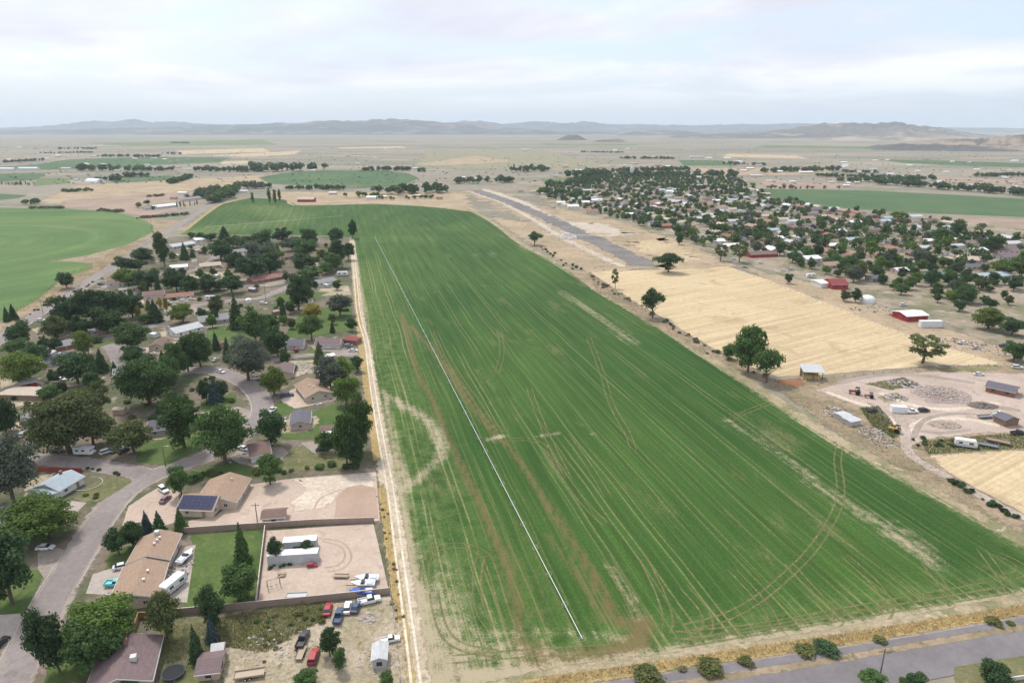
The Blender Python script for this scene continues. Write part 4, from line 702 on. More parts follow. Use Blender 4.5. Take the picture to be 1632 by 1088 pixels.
for nm, lb, A, B, dp, rg, kw in HS:
    kw = dict(kw); jn = kw.pop('join', False); o = house(nm, lb, A, B, dp, rg, **kw)
    if jn:                                              # a wing of the house before it: its pieces become parts of that house
        inv_ = mat4(LASTH).inverted() @ mat4(o)
        for ch in [c for c in bpy.data.objects if c.parent == o]: ch.parent = LASTH; ch.matrix_parent_inverse = inv_
        bpy.data.objects.remove(o)
    else: LASTH = o
# ------------------------------------------------------------------ near and middle trees: (u, v bottom, v top, width px, kind, colour, where)

TL = [
 (20, 962, 845, 88, 'R', 'dark', 0, 'large dark leafy tree shading the lawn across the street'), (67, 860, 796, 112, 'B', 'bright', 0, 'huge bright green billowing tree above the white sedan by the street'), (22, 802, 694, 86, 'B', 'grey', 0, 'huge silvery tree beside the pale metal-roofed house'),
 (10, 697, 634, 40, 'T', 'dark', N1), (38, 612, 560, 66, 'B', 'lime', 0, 'broad yellow-green tree behind the small dark red shed'), (112, 722, 626, 106, 'B', 'olive', 0, 'huge olive green tree over the parked camper van'), (150, 712, 652, 64, 'R', 'olive', N1), (215, 722, 670, 64, 'R', 'olive', 0, 'olive green tree between parked cars and the street lawn'), (166, 674, 606, 48, 'X', 'olive', 0, 'half-dead open tree behind the huge olive tree'),
 (240, 645, 565, 84, 'B', 'green', 0, 'big rounded green tree with pale leaf tips below the street end'), (295, 714, 628, 66, 'T', 'green', 0, 'tall green tree in the lawn beside the street lamp'), (125, 612, 562, 60, 'R', 'dark', N2), (163, 592, 558, 26, 'C', 'dark', N2), (150, 590, 566, 20, 'C', 'dark', N2), (184, 598, 577, 15, 'C', 'dark', N2), (81, 640, 613, 34, 'R', 'green', N1),
 (282, 604, 548, 36, 'T', 'green', N2), (300, 592, 540, 36, 'T', 'dark', N2), (320, 585, 528, 44, 'T', 'green', N2), (270, 620, 570, 40, 'T', 'green', N2), (212, 566, 514, 54, 'R', 'green', 0, 'leafy green tree at the end of the short street'), (216, 586, 552, 34, 'R', 'dark', N2), (292, 514, 482, 38, 'R', 'lime', N3), (248, 513, 480, 30, 'C', 'dark', 0, 'fat dark conifer between yellow poplars'), (222, 512, 490, 14, 'L', 'yellow', N3), (266, 497, 476, 12, 'L', 'yellow', N3), (256, 492, 476, 12, 'L', 'yellow', N3), (230, 516, 500, 20, 'R', 'green', N3),
 (378, 524, 473, 28, 'C', 'dark', 0, 'tall black-green conifer beside the wide grey-roofed house'), (346, 514, 492, 13, 'C', 'dark', N3), (322, 510, 490, 18, 'R', 'dark', N3), (396, 606, 532, 66, 'B', 'grey', 0, 'big silvery grey tree at the top of the street bend'), (437, 630, 586, 42, 'R', 'lime', 0, 'yellow-green tree on the corner of the street bend'), (344, 642, 606, 28, 'C', 'blue', 0, 'blue spruce in the round lawn at the street bend'), (330, 640, 600, 30, 'R', 'dark', N2), (356, 636, 606, 26, 'R', 'dark', N2), (360, 738, 648, 84, 'B', 'green', 0, 'massive dark green tree at the inside of the street bend'), (430, 710, 655, 50, 'R', 'dark', 0, 'dark tree standing over the street in front of the pink house'),
 (553, 742, 655, 42, 'T', 'green', 0, 'tall leafy poplar in front of the lane by the white shelter'), (571, 722, 634, 40, 'T', 'green', 0, 'tall leafy poplar, rearmost by the field lane'), (566, 748, 690, 34, 'T', 'dark', N5), (528, 620, 570, 46, 'R', 'grey', N5), (545, 612, 568, 46, 'R', 'bright', N5), (552, 645, 600, 44, 'R', 'bright', N5), (431, 772, 724, 40, 'R', 'green', 0, 'green tree behind the cream solar house yard'), (290, 790, 744, 38, 'R', 'green', 0, 'round green tree beside the solar-panelled wing'), (310, 765, 748, 30, 'S', 'green', N2),
 (190, 884, 842, 40, 'R', 'dark', 0, 'dark tree on the front lawn of the long tan-roofed house'), (213, 872, 832, 36, 'R', 'dark', 0, 'second dark tree on the front lawn of the long tan-roofed house'), (236, 852, 817, 24, 'C', 'blue', N1), (256, 854, 817, 28, 'C', 'dark', N1), (289, 847, 812, 25, 'C', 'green', 0, 'neat green conifer in front of the solar-panelled wing'),
 (96, 1070, 974, 56, 'T', 'dark', 0, 'dark evergreen mass beside the street bottom'), (165, 1034, 958, 112, 'B', 'bright', 0, 'huge bright green tree in front of the long tan-roofed house'), (152, 1066, 985, 84, 'R', 'green', 0, 'green tree below the huge bright tree'), (176, 1050, 985, 40, 'T', 'dark', N1), (267, 1016, 943, 54, 'R', 'olive', 0, 'dull olive tree behind the purple-brown roofed house'), (343, 998, 936, 46, 'T', 'dark', 0, 'dark upright tree at the lower corner of the lawn'), (339, 1022, 984, 23, 'C', 'blue', 0, 'small blue spruce above the play house'), (315, 1052, 1000, 28, 'C', 'dark', 0, 'dark conifer between the trampoline and the play house'),
 (388, 898, 838, 31, 'C', 'green', 0, 'lone green conifer in the middle of the lawn'), (381, 958, 904, 64, 'R', 'green', 0, 'wide rounded green tree at the lawn foot'), (442, 892, 856, 28, 'R', 'dark', 0, 'dark tree against the end of the grey trailers'), (490, 886, 860, 20, 'R', 'dark', 0, 'small dark tree between the two grey trailers'), (526, 1046, 1003, 36, 'R', 'dark', 0, 'dark tree in the middle of the dirt lot'), (540, 1068, 1034, 24, 'T', 'green', 0, 'narrow green tree beside the dark tree on the dirt lot'), (488, 1094, 1072, 44, 'R', 'green', 0, 'leafy tree top at the foot of the dirt lot'), (618, 1096, 1072, 26, 'R', 'green', 0, 'small green tree beside the grey metal shed'), (205, 1110, 1085, 34, 'R', 'green', 0, 'small tree in front of the purple-brown roofed house'),
 (115, 526, 470, 52, 'R', 'dark', N4), (150, 522, 457, 60, 'R', 'dark', N4), (190, 516, 460, 52, 'R', 'dark', N4), (92, 542, 504, 40, 'R', 'olive', N4), (172, 532, 490, 50, 'R', 'dark', N4), (132, 540, 500, 44, 'R', 'dark', N4), (212, 505, 470, 36, 'R', 'dark', N4), (206, 460, 427, 46, 'R', 'bright', 0, 'bright green tree among dark ones near the highway'), (236, 464, 430, 42, 'R', 'dark', N4), (200, 434, 408, 40, 'R', 'dark', N4), (222, 432, 412, 26, 'R', 'dark', N4), (228, 418, 395, 34, 'R', 'dark', N4), (263, 424, 372, 28, 'T', 'green', 0, 'tall green tree beside the highway bend'), (295, 414, 388, 18, 'C', 'dark', N4), (107, 460, 434, 28, 'R', 'dark', 0, 'lone dark tree on the field side of the highway'), (22, 508, 486, 16, 'C', 'dark', 0, 'dark conifer on the verge beside the highway'), (12, 512, 490, 14, 'C', 'dark', N4), (253, 470, 430, 13, 'C', 'dark', N4), (282, 466, 426, 42, 'R', 'dark', N4), (305, 470, 440, 32, 'R', 'dark', N4),
 (36, 550, 512, 38, 'R', 'dark', N4), (62, 580, 545, 48, 'R', 'dark', N4), (28, 566, 542, 40, 'R', 'green', N4), (86, 560, 538, 26, 'R', 'dark', N4), (135, 566, 526, 32, 'T', 'lime', 0, 'yellow-green tree beside the blue-grey roofed house'), (155, 545, 532, 22, 'S', 'dark', N4), (95, 520, 500, 24, 'R', 'olive', N4),
 (352, 414, 382, 38, 'R', 'dark', N3), (358, 382, 361, 22, 'C', 'dark', N3), (320, 384, 370, 18, 'R', 'dark', N3), (336, 384, 372, 20, 'R', 'dark', N3), (306, 380, 370, 14, 'R', 'dark', N3), (414, 432, 384, 50, 'R', 'grey', 0, 'big silvery tree among the dark trees behind the brick house'), (400, 448, 408, 50, 'R', 'dark', N3), (432, 440, 400, 40, 'R', 'dark', N3), (395, 398, 377, 42, 'R', 'dark', N3), (420, 394, 367, 36, 'R', 'dark', N3), (450, 388, 362, 32, 'R', 'dark', N3), (494, 392, 364, 28, 'R', 'dark', N3), (534, 392, 362, 26, 'R', 'dark', N3), (486, 414, 380, 44, 'R', 'green', N3), (466, 400, 376, 34, 'R', 'grey', N3), (538, 426, 384, 32, 'T', 'dark', N3), (530, 432, 404, 32, 'R', 'green', N3), (484, 432, 404, 36, 'R', 'dark', N3), (494, 446, 423, 46, 'R', 'green', N3), (520, 437, 418, 26, 'R', 'green', N3), (510, 410, 398, 11, 'R', 'yellow', N3), (372, 395, 376, 30, 'R', 'dark', N3), (555, 415, 385, 22, 'R', 'dark', N3), (440, 420, 395, 30, 'R', 'green', N3), (376, 432, 402, 30, 'R', 'dark', N3),
 (476, 494, 441, 44, 'T', 'dark', 0, 'tall dark tree on the lawn corner at the upper street'), (452, 512, 477, 15, 'C', 'dark', N3), (463, 500, 480, 20, 'R', 'dark', N3), (542, 504, 468, 42, 'R', 'grey', 0, 'silvery tree at the edge of the big lawn near the lane'), (500, 512, 485, 32, 'R', 'yellow', 0, 'golden yellow tree on the big lawn'), (497, 542, 500, 36, 'R', 'green', 0, 'green tree in front of the golden tree'), (370, 468, 438, 40, 'R', 'dark', N3), (334, 464, 438, 34, 'R', 'dark', N3), (350, 462, 446, 24, 'R', 'green', N3), (408, 548, 488, 54, 'R', 'green', 0, 'large green tree behind the big silvery tree'), (430, 536, 503, 36, 'R', 'green', N3), (444, 568, 520, 46, 'R', 'dark', N3), (347, 502, 470, 26, 'T', 'olive', N3), (465, 520, 508, 9, 'C', 'dark', N3), (530, 530, 512, 10, 'C', 'dark', N3), (562, 380, 351, 15, 'R', 'dark', 0, 'dark tree at the corner of the field and yards'), (345, 558, 530, 16, 'C', 'dark', N3), (364, 575, 540, 20, 'C', 'dark', N2), (470, 590, 578, 12, 'S', 'green', N2),
 # lone trees right of the field
 (1065, 434, 404, 44, 'O', 'dark', 0, 'lone broad dark tree standing in the far corner of the stubble field'), (981, 460, 430, 13, 'X', 'olive', 0, 'thin half-bare tree on the hedge line beside the stubble'), (1040, 506, 462, 38, 'O', 'dark', 0, 'dark tree on the hedge line with pale debris at its foot'), (1192, 594, 517, 50, 'T', 'green', 0, 'tall ragged tree on the hedge line near the pole barn'), (1222, 610, 560, 44, 'O', 'green', 0, 'lower rounded tree beside the tall ragged one on the hedge line'), (1162, 572, 549, 22, 'R', 'green', 0, 'small tree beside the tall ragged tree on the hedge line'), (1210, 570, 521, 20, 'X', 'dark', 0, 'open dark branch tree behind the tall ragged tree'), (1470, 579, 535, 62, 'X', 'olive', 0, 'lone open-branched tree with bare top at the foot of the stubble field'), (852, 391, 370, 25, 'O', 'dark', 0, 'lone round dark tree between the field and the airstrip'), (1255, 452, 436, 14, 'R', 'dark', 0, 'small dark tree at the far edge of the stubble field'), (1082, 390, 371, 14, 'T', 'dark', 0, 'dark tree at the airstrip road end'), (1148, 416, 390, 24, 'X', 'olive', 0, 'pale open tree at the upper corner of the stubble field'), (1178, 418, 388, 28, 'X', 'olive', 0, 'second pale open tree at the upper corner of the stubble field'),
 (1580, 1094, 1056, 48, 'R', 'dark', 0, 'dark tree by the lawn below the road'), (1388, 1094, 1070, 46, 'R', 'green', 0, 'green tree top beside the pole below the road'), (1460, 1096, 1074, 34, 'R', 'dark', 0, 'small dark tree top below the road'), (1440, 1096, 1082, 24, 'R', 'green', 0, 'lowest small green tree top below the road'),
 (1615, 575, 545, 40, 'R', 'green', 0, 'round tree behind parked cars at the rubble yard'), (1575, 524, 490, 48, 'T', 'lime', 0, 'pale green willow clump behind the semi-trailer'), (1612, 534, 506, 40, 'R', 'dark', 0, 'dark tree beside the pale willow clump'), (1363, 482, 460, 18, 'R', 'dark', 0, 'dark bush tree beside the white tank'), (1345, 480, 462, 16, 'R', 'olive', 0, 'dull green tree in front of the red barn'),
 (1525, 380, 352, 26, 'T', 'dark', 0, 'tallest dark poplar of the town, beside the ploughed strip'), (1578, 402, 374, 30, 'R', 'green', 0, 'large round green tree beside the big purple-grey roofed house'), (1500, 392, 364, 32, 'T', 'green', 0, 'bushy upright tree beside the tallest dark poplar'), (1560, 384, 372, 18, 'R', 'plum', 0, 'dark purple-leaved tree in the town'), (1602, 440, 412, 44, 'R', 'bright', 0, 'bright green tree above the teal-roofed house'), (1430, 350, 336, 28, 'R', 'lime', 0, 'pale yellow-green tree beside the far green crop'), (430, 326, 302, 9, 'L', 'green', 'at the far end of the field'), (439, 326, 304, 9, 'L', 'green', 'at the far end of the field'), (446, 322, 304, 8, 'L', 'green', 'at the far end of the field'), (403, 324, 308, 8, 'L', 'green', 'at the far end of the field')]
for r_ in TL: tree(*r_[:6], r_[6], r_[7] if len(r_) > 7 else None)
# ------------------------------------------------------------------ the town: rows of houses with trees between
TOWN = np.array([G(*p) for p in [(862, 312), (920, 284), (1000, 278), (1100, 280), (1190, 292), (1230, 317), (1310, 331), (1420, 343), (1500, 352), (1640, 388), (1640, 505), (1560, 512), (1480, 480), (1380, 458), (1300, 432), (1200, 404), (1130, 398), (1080, 378), (990, 352), (900, 330)]])
TA = R_(14); td, tn = Vector((-math.sin(TA), math.cos(TA))), Vector((math.cos(TA), math.sin(TA)))
def inpoly(x, y, P_): return bool(inside(np.array([x]), np.array([y]), P_)[0])
rt = random.Random(5); spots = []; rows = {}
for i in range(-10, 60):
    for j in range(0, 90):
        s_ = i*34+(14 if i % 2 else 20)+rt.uniform(-2, 2); a_ = 420+j*27+rt.uniform(-4, 4); p = tn*s_+td*a_
        if rt.random() < (0.88 if a_ < 1000 else 0.6) and inpoly(p.x, p.y, TOWN) and all(math.hypot(p.x-h[0], p.y-h[1]) > h[2]+9 for h in HOUSES): spots.append((p.length, p))
MSTREET = gmat('town_street', (0.25, 0.225, 0.21), (0.29, 0.26, 0.24), s1=0.05, soft=True, amt=0.3)
for i in range(-10, 30):                                # streets between pairs of rows
    s_ = i*68+47; seg = []
    for j in range(0, 120):
        p = tn*s_+td*(420+j*20)
        if inpoly(p.x, p.y, TOWN): seg.append((p.x, p.y))
        elif len(seg) > 3: break
    if len(seg) > 4: strip('town_street', seg, 9, MSTREET, 9+0.05*i, soft=1, px=False, n=2)
spots.sort(key=lambda q: q[0]); spots = spots[:235]
RCOLS = ['brown', 'grey', 'beige', 'slate', 'white', 'tan', 'pale', 'rust', 'purple', 'white', 'pale', 'beige', 'bluegrey']; WCOLS = ['white', 'cream', 'tan', 'grey', 'pink', 'white', 'brick', 'white']
TW = {'brown': 'brown', 'grey': 'mid grey', 'beige': 'beige', 'slate': 'slate grey', 'white': 'white', 'tan': 'tan', 'pale': 'pale metal', 'rust': 'rust red', 'purple': 'purple-brown', 'bluegrey': 'blue-grey'}
WW = {'white': 'white', 'cream': 'cream', 'tan': 'tan', 'grey': 'grey', 'pink': 'pink', 'brick': 'red brick'}
TH = []
for k, (ds, p) in enumerate(spots):
    L_, W_ = rt.uniform(11, 18), rt.uniform(8, 11); rc, wc = rt.choice(RCOLS), rt.choice(WCOLS); ang = rt.choice((0, 0, math.pi/2))+rt.uniform(-.08, .08)+TA
    d = Vector((math.cos(ang), math.sin(ang))); n = Vector((-d.y, d.x)); a = p-d*L_/2-n*W_/2; b_ = p+d*L_/2-n*W_/2
    TH.append((p.x, p.y, f"{TW[rc]}-roofed house")); lb = f"{WW[wc]}-walled house with {TW[rc]} roof among the town trees"
    house('house', lb, (a.x, a.y), (b_.x, b_.y), W_, 'a', wall=wc, roof=rc, detail=1 if ds < 760 else 0, group=lb.replace('house', 'houses', 1), px=False, wh=rt.choice((2.7, 2.9, 3.2)))
# town trees: the largest in view one by one, the rest as one wood
tt = []; HA = np.array([(h[0], h[1], h[2]) for h in HOUSES])
xs, ys = TOWN[:, 0], TOWN[:, 1]; tries = 0
cell = {}
while len(tt) < 1500 and tries < 30000:
    tries += 1
    x, y = rt.uniform(xs.min(), xs.max()), rt.uniform(ys.min(), ys.max())
    if not inpoly(x, y, TOWN): continue
    rad = rt.uniform(2.8, 7.0) if math.hypot(x, y) < 850 else rt.uniform(2.4, 5.6)
    if math.hypot(x, y) > 950 and rt.random() < .45: continue
    if x > 380 and y < 900 and y > 520+0.12*x and rt.random() < .4: continue
    s_ = x*tn.x+y*tn.y
    if np.any(np.hypot(HA[:, 0]-x, HA[:, 1]-y) < HA[:, 2]*0.7+rad*0.62): continue
    if any(math.hypot(x-q[0], y-q[1]) < 0.55*(rad+q[2]) for gx_ in range(int(x//16)-1, int(x//16)+2) for gy_ in range(int(y//16)-1, int(y//16)+2) for q in cell.get((gx_, gy_), ())): continue
    cell.setdefault((int(x//16), int(y//16)), []).append((x, y, rad)); tt.append((math.hypot(x, y), x, y, rad))
tt.sort(); TC = ['dark', 'dark', 'green', 'green', 'olive', 'dark', 'green', 'grey', 'bright', 'dark']
for k, (d_, x, y, rad) in enumerate(tt[:120]):
    kd = rt.choice('RRRRTB'); h_ = rad*rt.uniform(1.5, 2.0)*(1.25 if kd == 'T' else 1)
    jn = min(range(len(TH)), key=lambda i_: (TH[i_][0]-x)**2+(TH[i_][1]-y)**2); tree(0, 0, 0, 0, kd, rt.choice(TC), 'beside a '+TH[jn][2]+' in the town', xy=(x, y), hw=(h_, rad*2))
LOWC = {kd: [crown(kd, 900+i+ord(kd), 150 if kd != 'L' else 110, 0.17) for i in range(3)] for kd in 'RTLS'}
def wood(name, items, label, seed=1):                   # items (x, y, radius, height, colour)
    r = np.random.default_rng(seed); by = {}
    for x, y, rad, h_, col, kd in items:
        V = LOWC[kd][r.integers(3)]; a = r.uniform(0, 6.28); ca, sa = math.cos(a), math.sin(a)
        Q = np.empty_like(V); Q[..., 0] = (V[..., 0]*ca-V[..., 1]*sa)*rad*2+x; Q[..., 1] = (V[..., 0]*sa+V[..., 1]*ca)*rad*2+y; Q[..., 2] = V[..., 2]*h_
        by.setdefault(col, []).append(Q)
    cols = list(by); me = quadmesh(name, np.concatenate([q for c in cols for q in by[c]])); idx = np.concatenate([np.full(sum(len(q) for q in by[c]), i, dtype=np.int32) for i, c in enumerate(cols)])
    for c in cols: me.materials.append(LM[c])
    me.polygons.foreach_set('material_index', idx); return tag(link(name, me), label, kind='stuff')
wood('town_trees', [(x, y, rad, rad*rt.uniform(1.6, 2.3), rt.choice(TC), rt.choice('RRT')) for d_, x, y, rad in tt[120:]], 'dense green trees filling the town between its roofs')
BELTS = [  # u0, v0, u1, v1, height px, colour, kind, density
 (116, 272, 180, 272, 12, 'dark', 'R', 1.4), (180, 272, 270, 273, 10, 'dark', 'R', 1.2), (192, 282, 237, 282, 9, 'dark', 'R', 2.2), (131, 290, 203, 288, 12, 'dark', 'R', .9), (311, 273, 420, 274, 10, 'dark', 'R', 1.4), (0, 296, 54, 296, 8, 'dark', 'L', 1.6), (46, 326, 64, 325, 11, 'green', 'R', 2.0), (42, 332, 102, 332, 6, 'brush', 'S', 1.5),
 (316, 316, 350, 308, 19, 'grey', 'R', 1.2), (340, 324, 372, 306, 17, 'green', 'R', 2.0), (373, 302, 420, 300, 15, 'grey', 'R', 1.1), (160, 250, 257, 251, 6, 'dark', 'R', 1.0), (0, 260, 64, 257, 6, 'dark', 'R', 1.1), (90, 238, 155, 238, 4, 'dark', 'R', 1.0), (400, 273, 510, 272, 16, 'dark', 'R', 1.7), (581, 272, 656, 272, 9, 'dark', 'R', 1.8), (665, 274, 680, 274, 8, 'dark', 'R', 1.5), (400, 300, 433, 299, 10, 'dark', 'R', 1.3), (459, 302, 552, 302, 9, 'dark', 'R', 1.5), (611, 309, 669, 309, 18, 'dark', 'R', 2.0), (675, 307, 720, 306, 19, 'dark', 'R', 1.6), (545, 314, 600, 314, 11, 'green', 'R', .9), (727, 292, 820, 290, 13, 'dark', 'R', 1.3), (814, 274, 877, 273, 12, 'dark', 'R', 1.3), (815, 272, 818, 272, 14, 'dark', 'L', 1),
 (898, 284, 1020, 283, 16, 'dark', 'R', 1.9), (1019, 282, 1173, 282, 13, 'dark', 'R', 1.6), (930, 276, 1100, 272, 10, 'dark', 'R', 1.2), (926, 243, 995, 244, 3.5, 'dark', 'R', 1), (987, 253, 1075, 254, 5, 'dark', 'R', 1.6), (1150, 262, 1220, 264, 6, 'dark', 'R', 1.2), (1212, 275, 1335, 272, 10, 'dark', 'R', 1.4), (1340, 291, 1495, 288, 12, 'dark', 'R', 1.4), (1392, 293, 1632, 312, 15, 'dark', 'R', 1.5), (1300, 282, 1420, 284, 8, 'dark', 'R', 1.0), (1546, 282, 1640, 281, 8, 'dark', 'R', 1.3), (1215, 301, 1345, 302, 8, 'brush', 'R', .35), (870, 300, 960, 290, 12, 'dark', 'R', 1.2), (150, 335, 195, 338, 7, 'brush', 'S', 1.2), (222, 348, 300, 342, 7, 'brush', 'S', 2.0), (272, 293, 302, 284, 9, 'dark', 'R', 2.6), (100, 306, 150, 304, 8, 'olive', 'S', 1.4), (235, 314, 262, 312, 6, 'olive', 'S', 1.0), (225, 330, 232, 330, 12, 'dark', 'R', 1.2), (244, 333, 256, 333, 8, 'dark', 'R', 1.5), (284, 332, 320, 328, 12, 'green', 'L', .8), (300, 320, 330, 312, 14, 'dark', 'R', .9), (260, 246, 290, 246, 5, 'dark', 'R', .8), (600, 318, 700, 316, 8, 'green', 'R', .5), (860, 308, 930, 318, 16, 'green', 'R', 1.1), (1040, 300, 1200, 308, 12, 'dark', 'R', 1.0), (1340, 275, 1400, 276, 6, 'dark', 'R', .9), (60, 245, 150, 244, 4, 'dark', 'R', .7), (270, 228, 300, 229, 3, 'dark', 'R', .8)]
items = []
for u0, v0, u1, v1, hp, col, kd, den in BELTS:
    h_ = hp/pxm((v0+v1)/2)*0.95; a, b_ = Vector(G(u0, v0)), Vector(G(u1, v1)); ln = (b_-a).length; cnt = max(2, int(ln/(h_*0.5)*den*1.3))
    for k in range(cnt):
        q = a.lerp(b_, rt.random()); hh = h_*rt.uniform(.55, 1.05); rr = hh*({'L': .2, 'S': .7}.get(kd, rt.uniform(.4, .7)))
        items.append((q.x+rt.gauss(0, h_*.25), q.y+rt.uniform(-1, 1)*h_*1.3, rr, hh, col if rt.random() < .7 else rt.choice(('green', 'dark', 'olive')), kd if kd != 'S' else 'S'))
wood('shelter_belts', items, 'far-off shelter belts and farmstead trees across the valley', 3)
sc_items = []
for k in range(2200):                                   # sagebrush and far specks over the plain
    u, v = rt.uniform(-20, 1650), 214+rt.random()**1.6*80; x, y = G(u, v); h_ = rt.uniform(1.5, 3.2)
    if inside(np.array([x]), np.array([y]), FW)[0] or (v > 300): continue
    sc_items.append((x, y, h_*1.1, h_, rt.choice(('brush', 'olive', 'dark')), 'S'))
wood('sagebrush', sc_items, 'scattered sagebrush dotting the far plain', 4)
# far farm buildings
FB = [(8, 272, 26), (44, 271.5, 30), (104, 270, 15), (126, 272, 9), (120, 288, 7), (75, 254, 6), (92, 251, 7), (186, 273, 8), (245, 253, 10), (215, 254, 8), (262, 255, 7), (278, 268, 16), (300, 271, 9), (318, 271, 10), (352, 271, 14), (345, 308, 12), (330, 309, 9), (290, 310, 14), (276, 318, 10), (388, 307, 12), (560, 300, 14), (490, 300, 10), (530, 310, 12), (545, 299, 9), (610, 316, 12), (640, 315, 10), (690, 273, 8), (498, 273, 9), (430, 250, 5), (615, 238, 4), (700, 318, 10), (665, 314, 9), (838, 240, 13), (735, 285, 12), (755, 287, 10), (830, 307, 9), (850, 308, 12), (868, 311, 10), (890, 308, 12), (980, 240, 6), (1000, 238, 6), (1012, 238, 5), (1110, 252, 20), (1130, 253, 10), (1160, 254, 12), (1178, 259, 10), (1196, 270, 12), (1180, 272, 10), (1140, 283, 14), (1205, 282, 18), (1240, 275, 16), (1285, 277, 22), (1357, 288, 12), (1330, 268, 10), (1390, 276, 14), (1420, 279, 10), (1568, 281, 8), (1600, 283, 8), (1500, 292, 12), (1550, 297, 12), (1590, 305, 11), (1620, 310, 11), (1470, 285, 9), (1440, 283, 9), (1010, 262, 10), (960, 288, 10), (1060, 286, 14), (1088, 287, 12), (1115, 284, 10), (1030, 274, 8), (8, 240, 6), (30, 236, 8), (55, 238, 6), (160, 233, 6), (130, 238, 7)]
FB += [(rt.uniform(880, 1632), 256+rt.random()*44, rt.uniform(5, 11)) for _ in range(70)]+[(rt.uniform(0, 700), 248+rt.random()*26, rt.uniform(4, 8)) for _ in range(25)]
for k, (u, v, wp) in enumerate(FB):
    if k > 76 and 300 < v < 350 and u > 1170: continue
    L_ = wp/pxm(v); wc, rc = rt.choice(('white', 'white', 'tan', 'cream')), rt.choice(('white', 'white', 'white', 'pale', 'beige', 'rust'))
    x, y = G(u, v); lb = f"far {WW[wc]} farm building with {TW[rc]} roof out across the valley"
    house('farm_building', lb, (x-L_/2, y), (x+L_/2, y), min(14, L_*.6), 'a', wall=wc, roof=rc, detail=0, group=lb.replace('building', 'buildings'), px=False, wh=max(3, L_*0.12), cat='farm building', pitch=.25)
# dome barn
x, y = G(152, 291); mb_ = MB(); Ld, Rd_ = 34, 11; nseg = 12
prof = [(math.cos(math.pi*k/nseg)*Rd_, math.sin(math.pi*k/nseg)*Rd_*.75) for k in range(nseg+1)]
o = empty('dome_barn', (x, y, 0.02), R_(70)); mb_.prism(prof, -Ld/2, Ld/2).obj('shell', pmat('white_metal', (0.75, 0.75, 0.74), 0.5), o); MB().box(-2.5, 2.5, -Ld/2-.15, -Ld/2-.02, 0, 5).obj('door', MDOOR, o)
tag(o, 'white round-roofed metal barn at the far farm', 'barn')
# church tower in the town
o = empty('church', (*G(1006, 283), 0.02)); MB().box(-3, 3, -3, 3, 0, 20).obj('tower', WM('white'), o); MB().add([(-3.2, -3.2, 20), (3.2, -3.2, 20), (3.2, 3.2, 20), (-3.2, 3.2, 20), (0, 0, 32)], [(0, 1, 4), (1, 2, 4), (2, 3, 4), (3, 0, 4), (3, 2, 1, 0)]).obj('spire', RM('white'), o); MB().box(-6, 6, 3.1, 30, 0, 7).obj('nave', WM('white'), o); tag(o, 'white church tower with pointed spire rising over the town trees', 'church')
# ------------------------------------------------------------------ vehicles
MTYRE = pmat('tyre_rubber', (0.02, 0.02, 0.02), 0.9); MLAMP = pmat('lamp_lens', (0.6, 0.6, 0.55), 0.2); MTAIL = pmat('tail_lens', (0.35, 0.02, 0.02), 0.3); MCHAS = pmat('chassis', (0.03, 0.03, 0.032), 0.7)
def loft(st):
    b = MB(); v = []; 
    for x, hw_, z0, z1 in st: v += [(x, -hw_, z0), (x, hw_, z0), (x, hw_*1.0, (z0+z1*2)/3), (x, hw_*.9, z1), (x, -hw_*.9, z1), (x, -hw_, (z0+z1*2)/3)]
    f = [tuple(range(6))[::-1], tuple(6*(len(st)-1)+k for k in range(6))]
    for i in range(len(st)-1): f += [(6*i+k, 6*i+(k+1) % 6, 6*(i+1)+(k+1) % 6, 6*(i+1)+k) for k in range(6)]
    return b.add(v, [q[::-1] for q in f])
def frust(x0, x1, hw0, z0, X0, X1, hw1, z1):
    return MB().add([(x0, -hw0, z0), (x1, -hw0, z0), (x1, hw0, z0), (x0, hw0, z0), (X0, -hw1, z1), (X1, -hw1, z1), (X1, hw1, z1), (X0, hw1, z1)], [(3, 2, 1, 0), (4, 5, 6, 7), (0, 1, 5, 4), (1, 2, 6, 5), (2, 3, 7, 6), (3, 0, 4, 7)])
def wheelm(r, w_): return MB().tube([(0, -w_/2, 0), (0, w_/2, 0)], r, 14).me('wheel', MTYRE)
RIM = MB().tube([(0, -.125, 0), (0, .125, 0)], .19, 10).me('rim', MVENT); WH = wheelm(.34, .23)
VEH = {}
def tpl(key, body, glass, roof, wheels, lights, extra=()): VEH[key] = (body, glass, roof, wheels, lights, extra)
HL = MB().box(-.04, .04, -.22, .22, -.08, .08)
HLm, TLm = HL.me('headlight', MLAMP), HL.me('tail_light', MTAIL)
tpl('sedan', loft([(-2.32, .74, .40, .74), (-2.2, .86, .28, .92), (-1.2, .90, .24, .96), (.7, .90, .24, .95), (1.8, .87, .26, .84), (2.2, .80, .30, .70), (2.32, .68, .38, .58)]).me('body'), frust(-1.85, 1.15, .80, .90, -1.15, .35, .63, 1.40).me('windows', MGLASS), frust(-1.2, .4, .65, 1.385, -1.1, .3, .6, 1.46).me('roof'), ((-1.4, .80), (1.42, .80)), (2.27, .55, -2.30, .72))
tpl('suv', loft([(-2.36, .82, .45, .95), (-2.25, .92, .35, 1.06), (-1.0, .94, .32, 1.08), (.9, .94, .32, 1.06), (2.0, .92, .34, .98), (2.3, .84, .40, .85), (2.38, .72, .5, .7)]).me('body'), frust(-2.22, 1.1, .86, 1.02, -2.0, .45, .72, 1.66).me('windows', MGLASS), frust(-2.08, .5, .75, 1.645, -2.0, .42, .7, 1.74).me('roof'), ((-1.45, .84), (1.5, .84)), (2.36, .62, -2.32, .80))
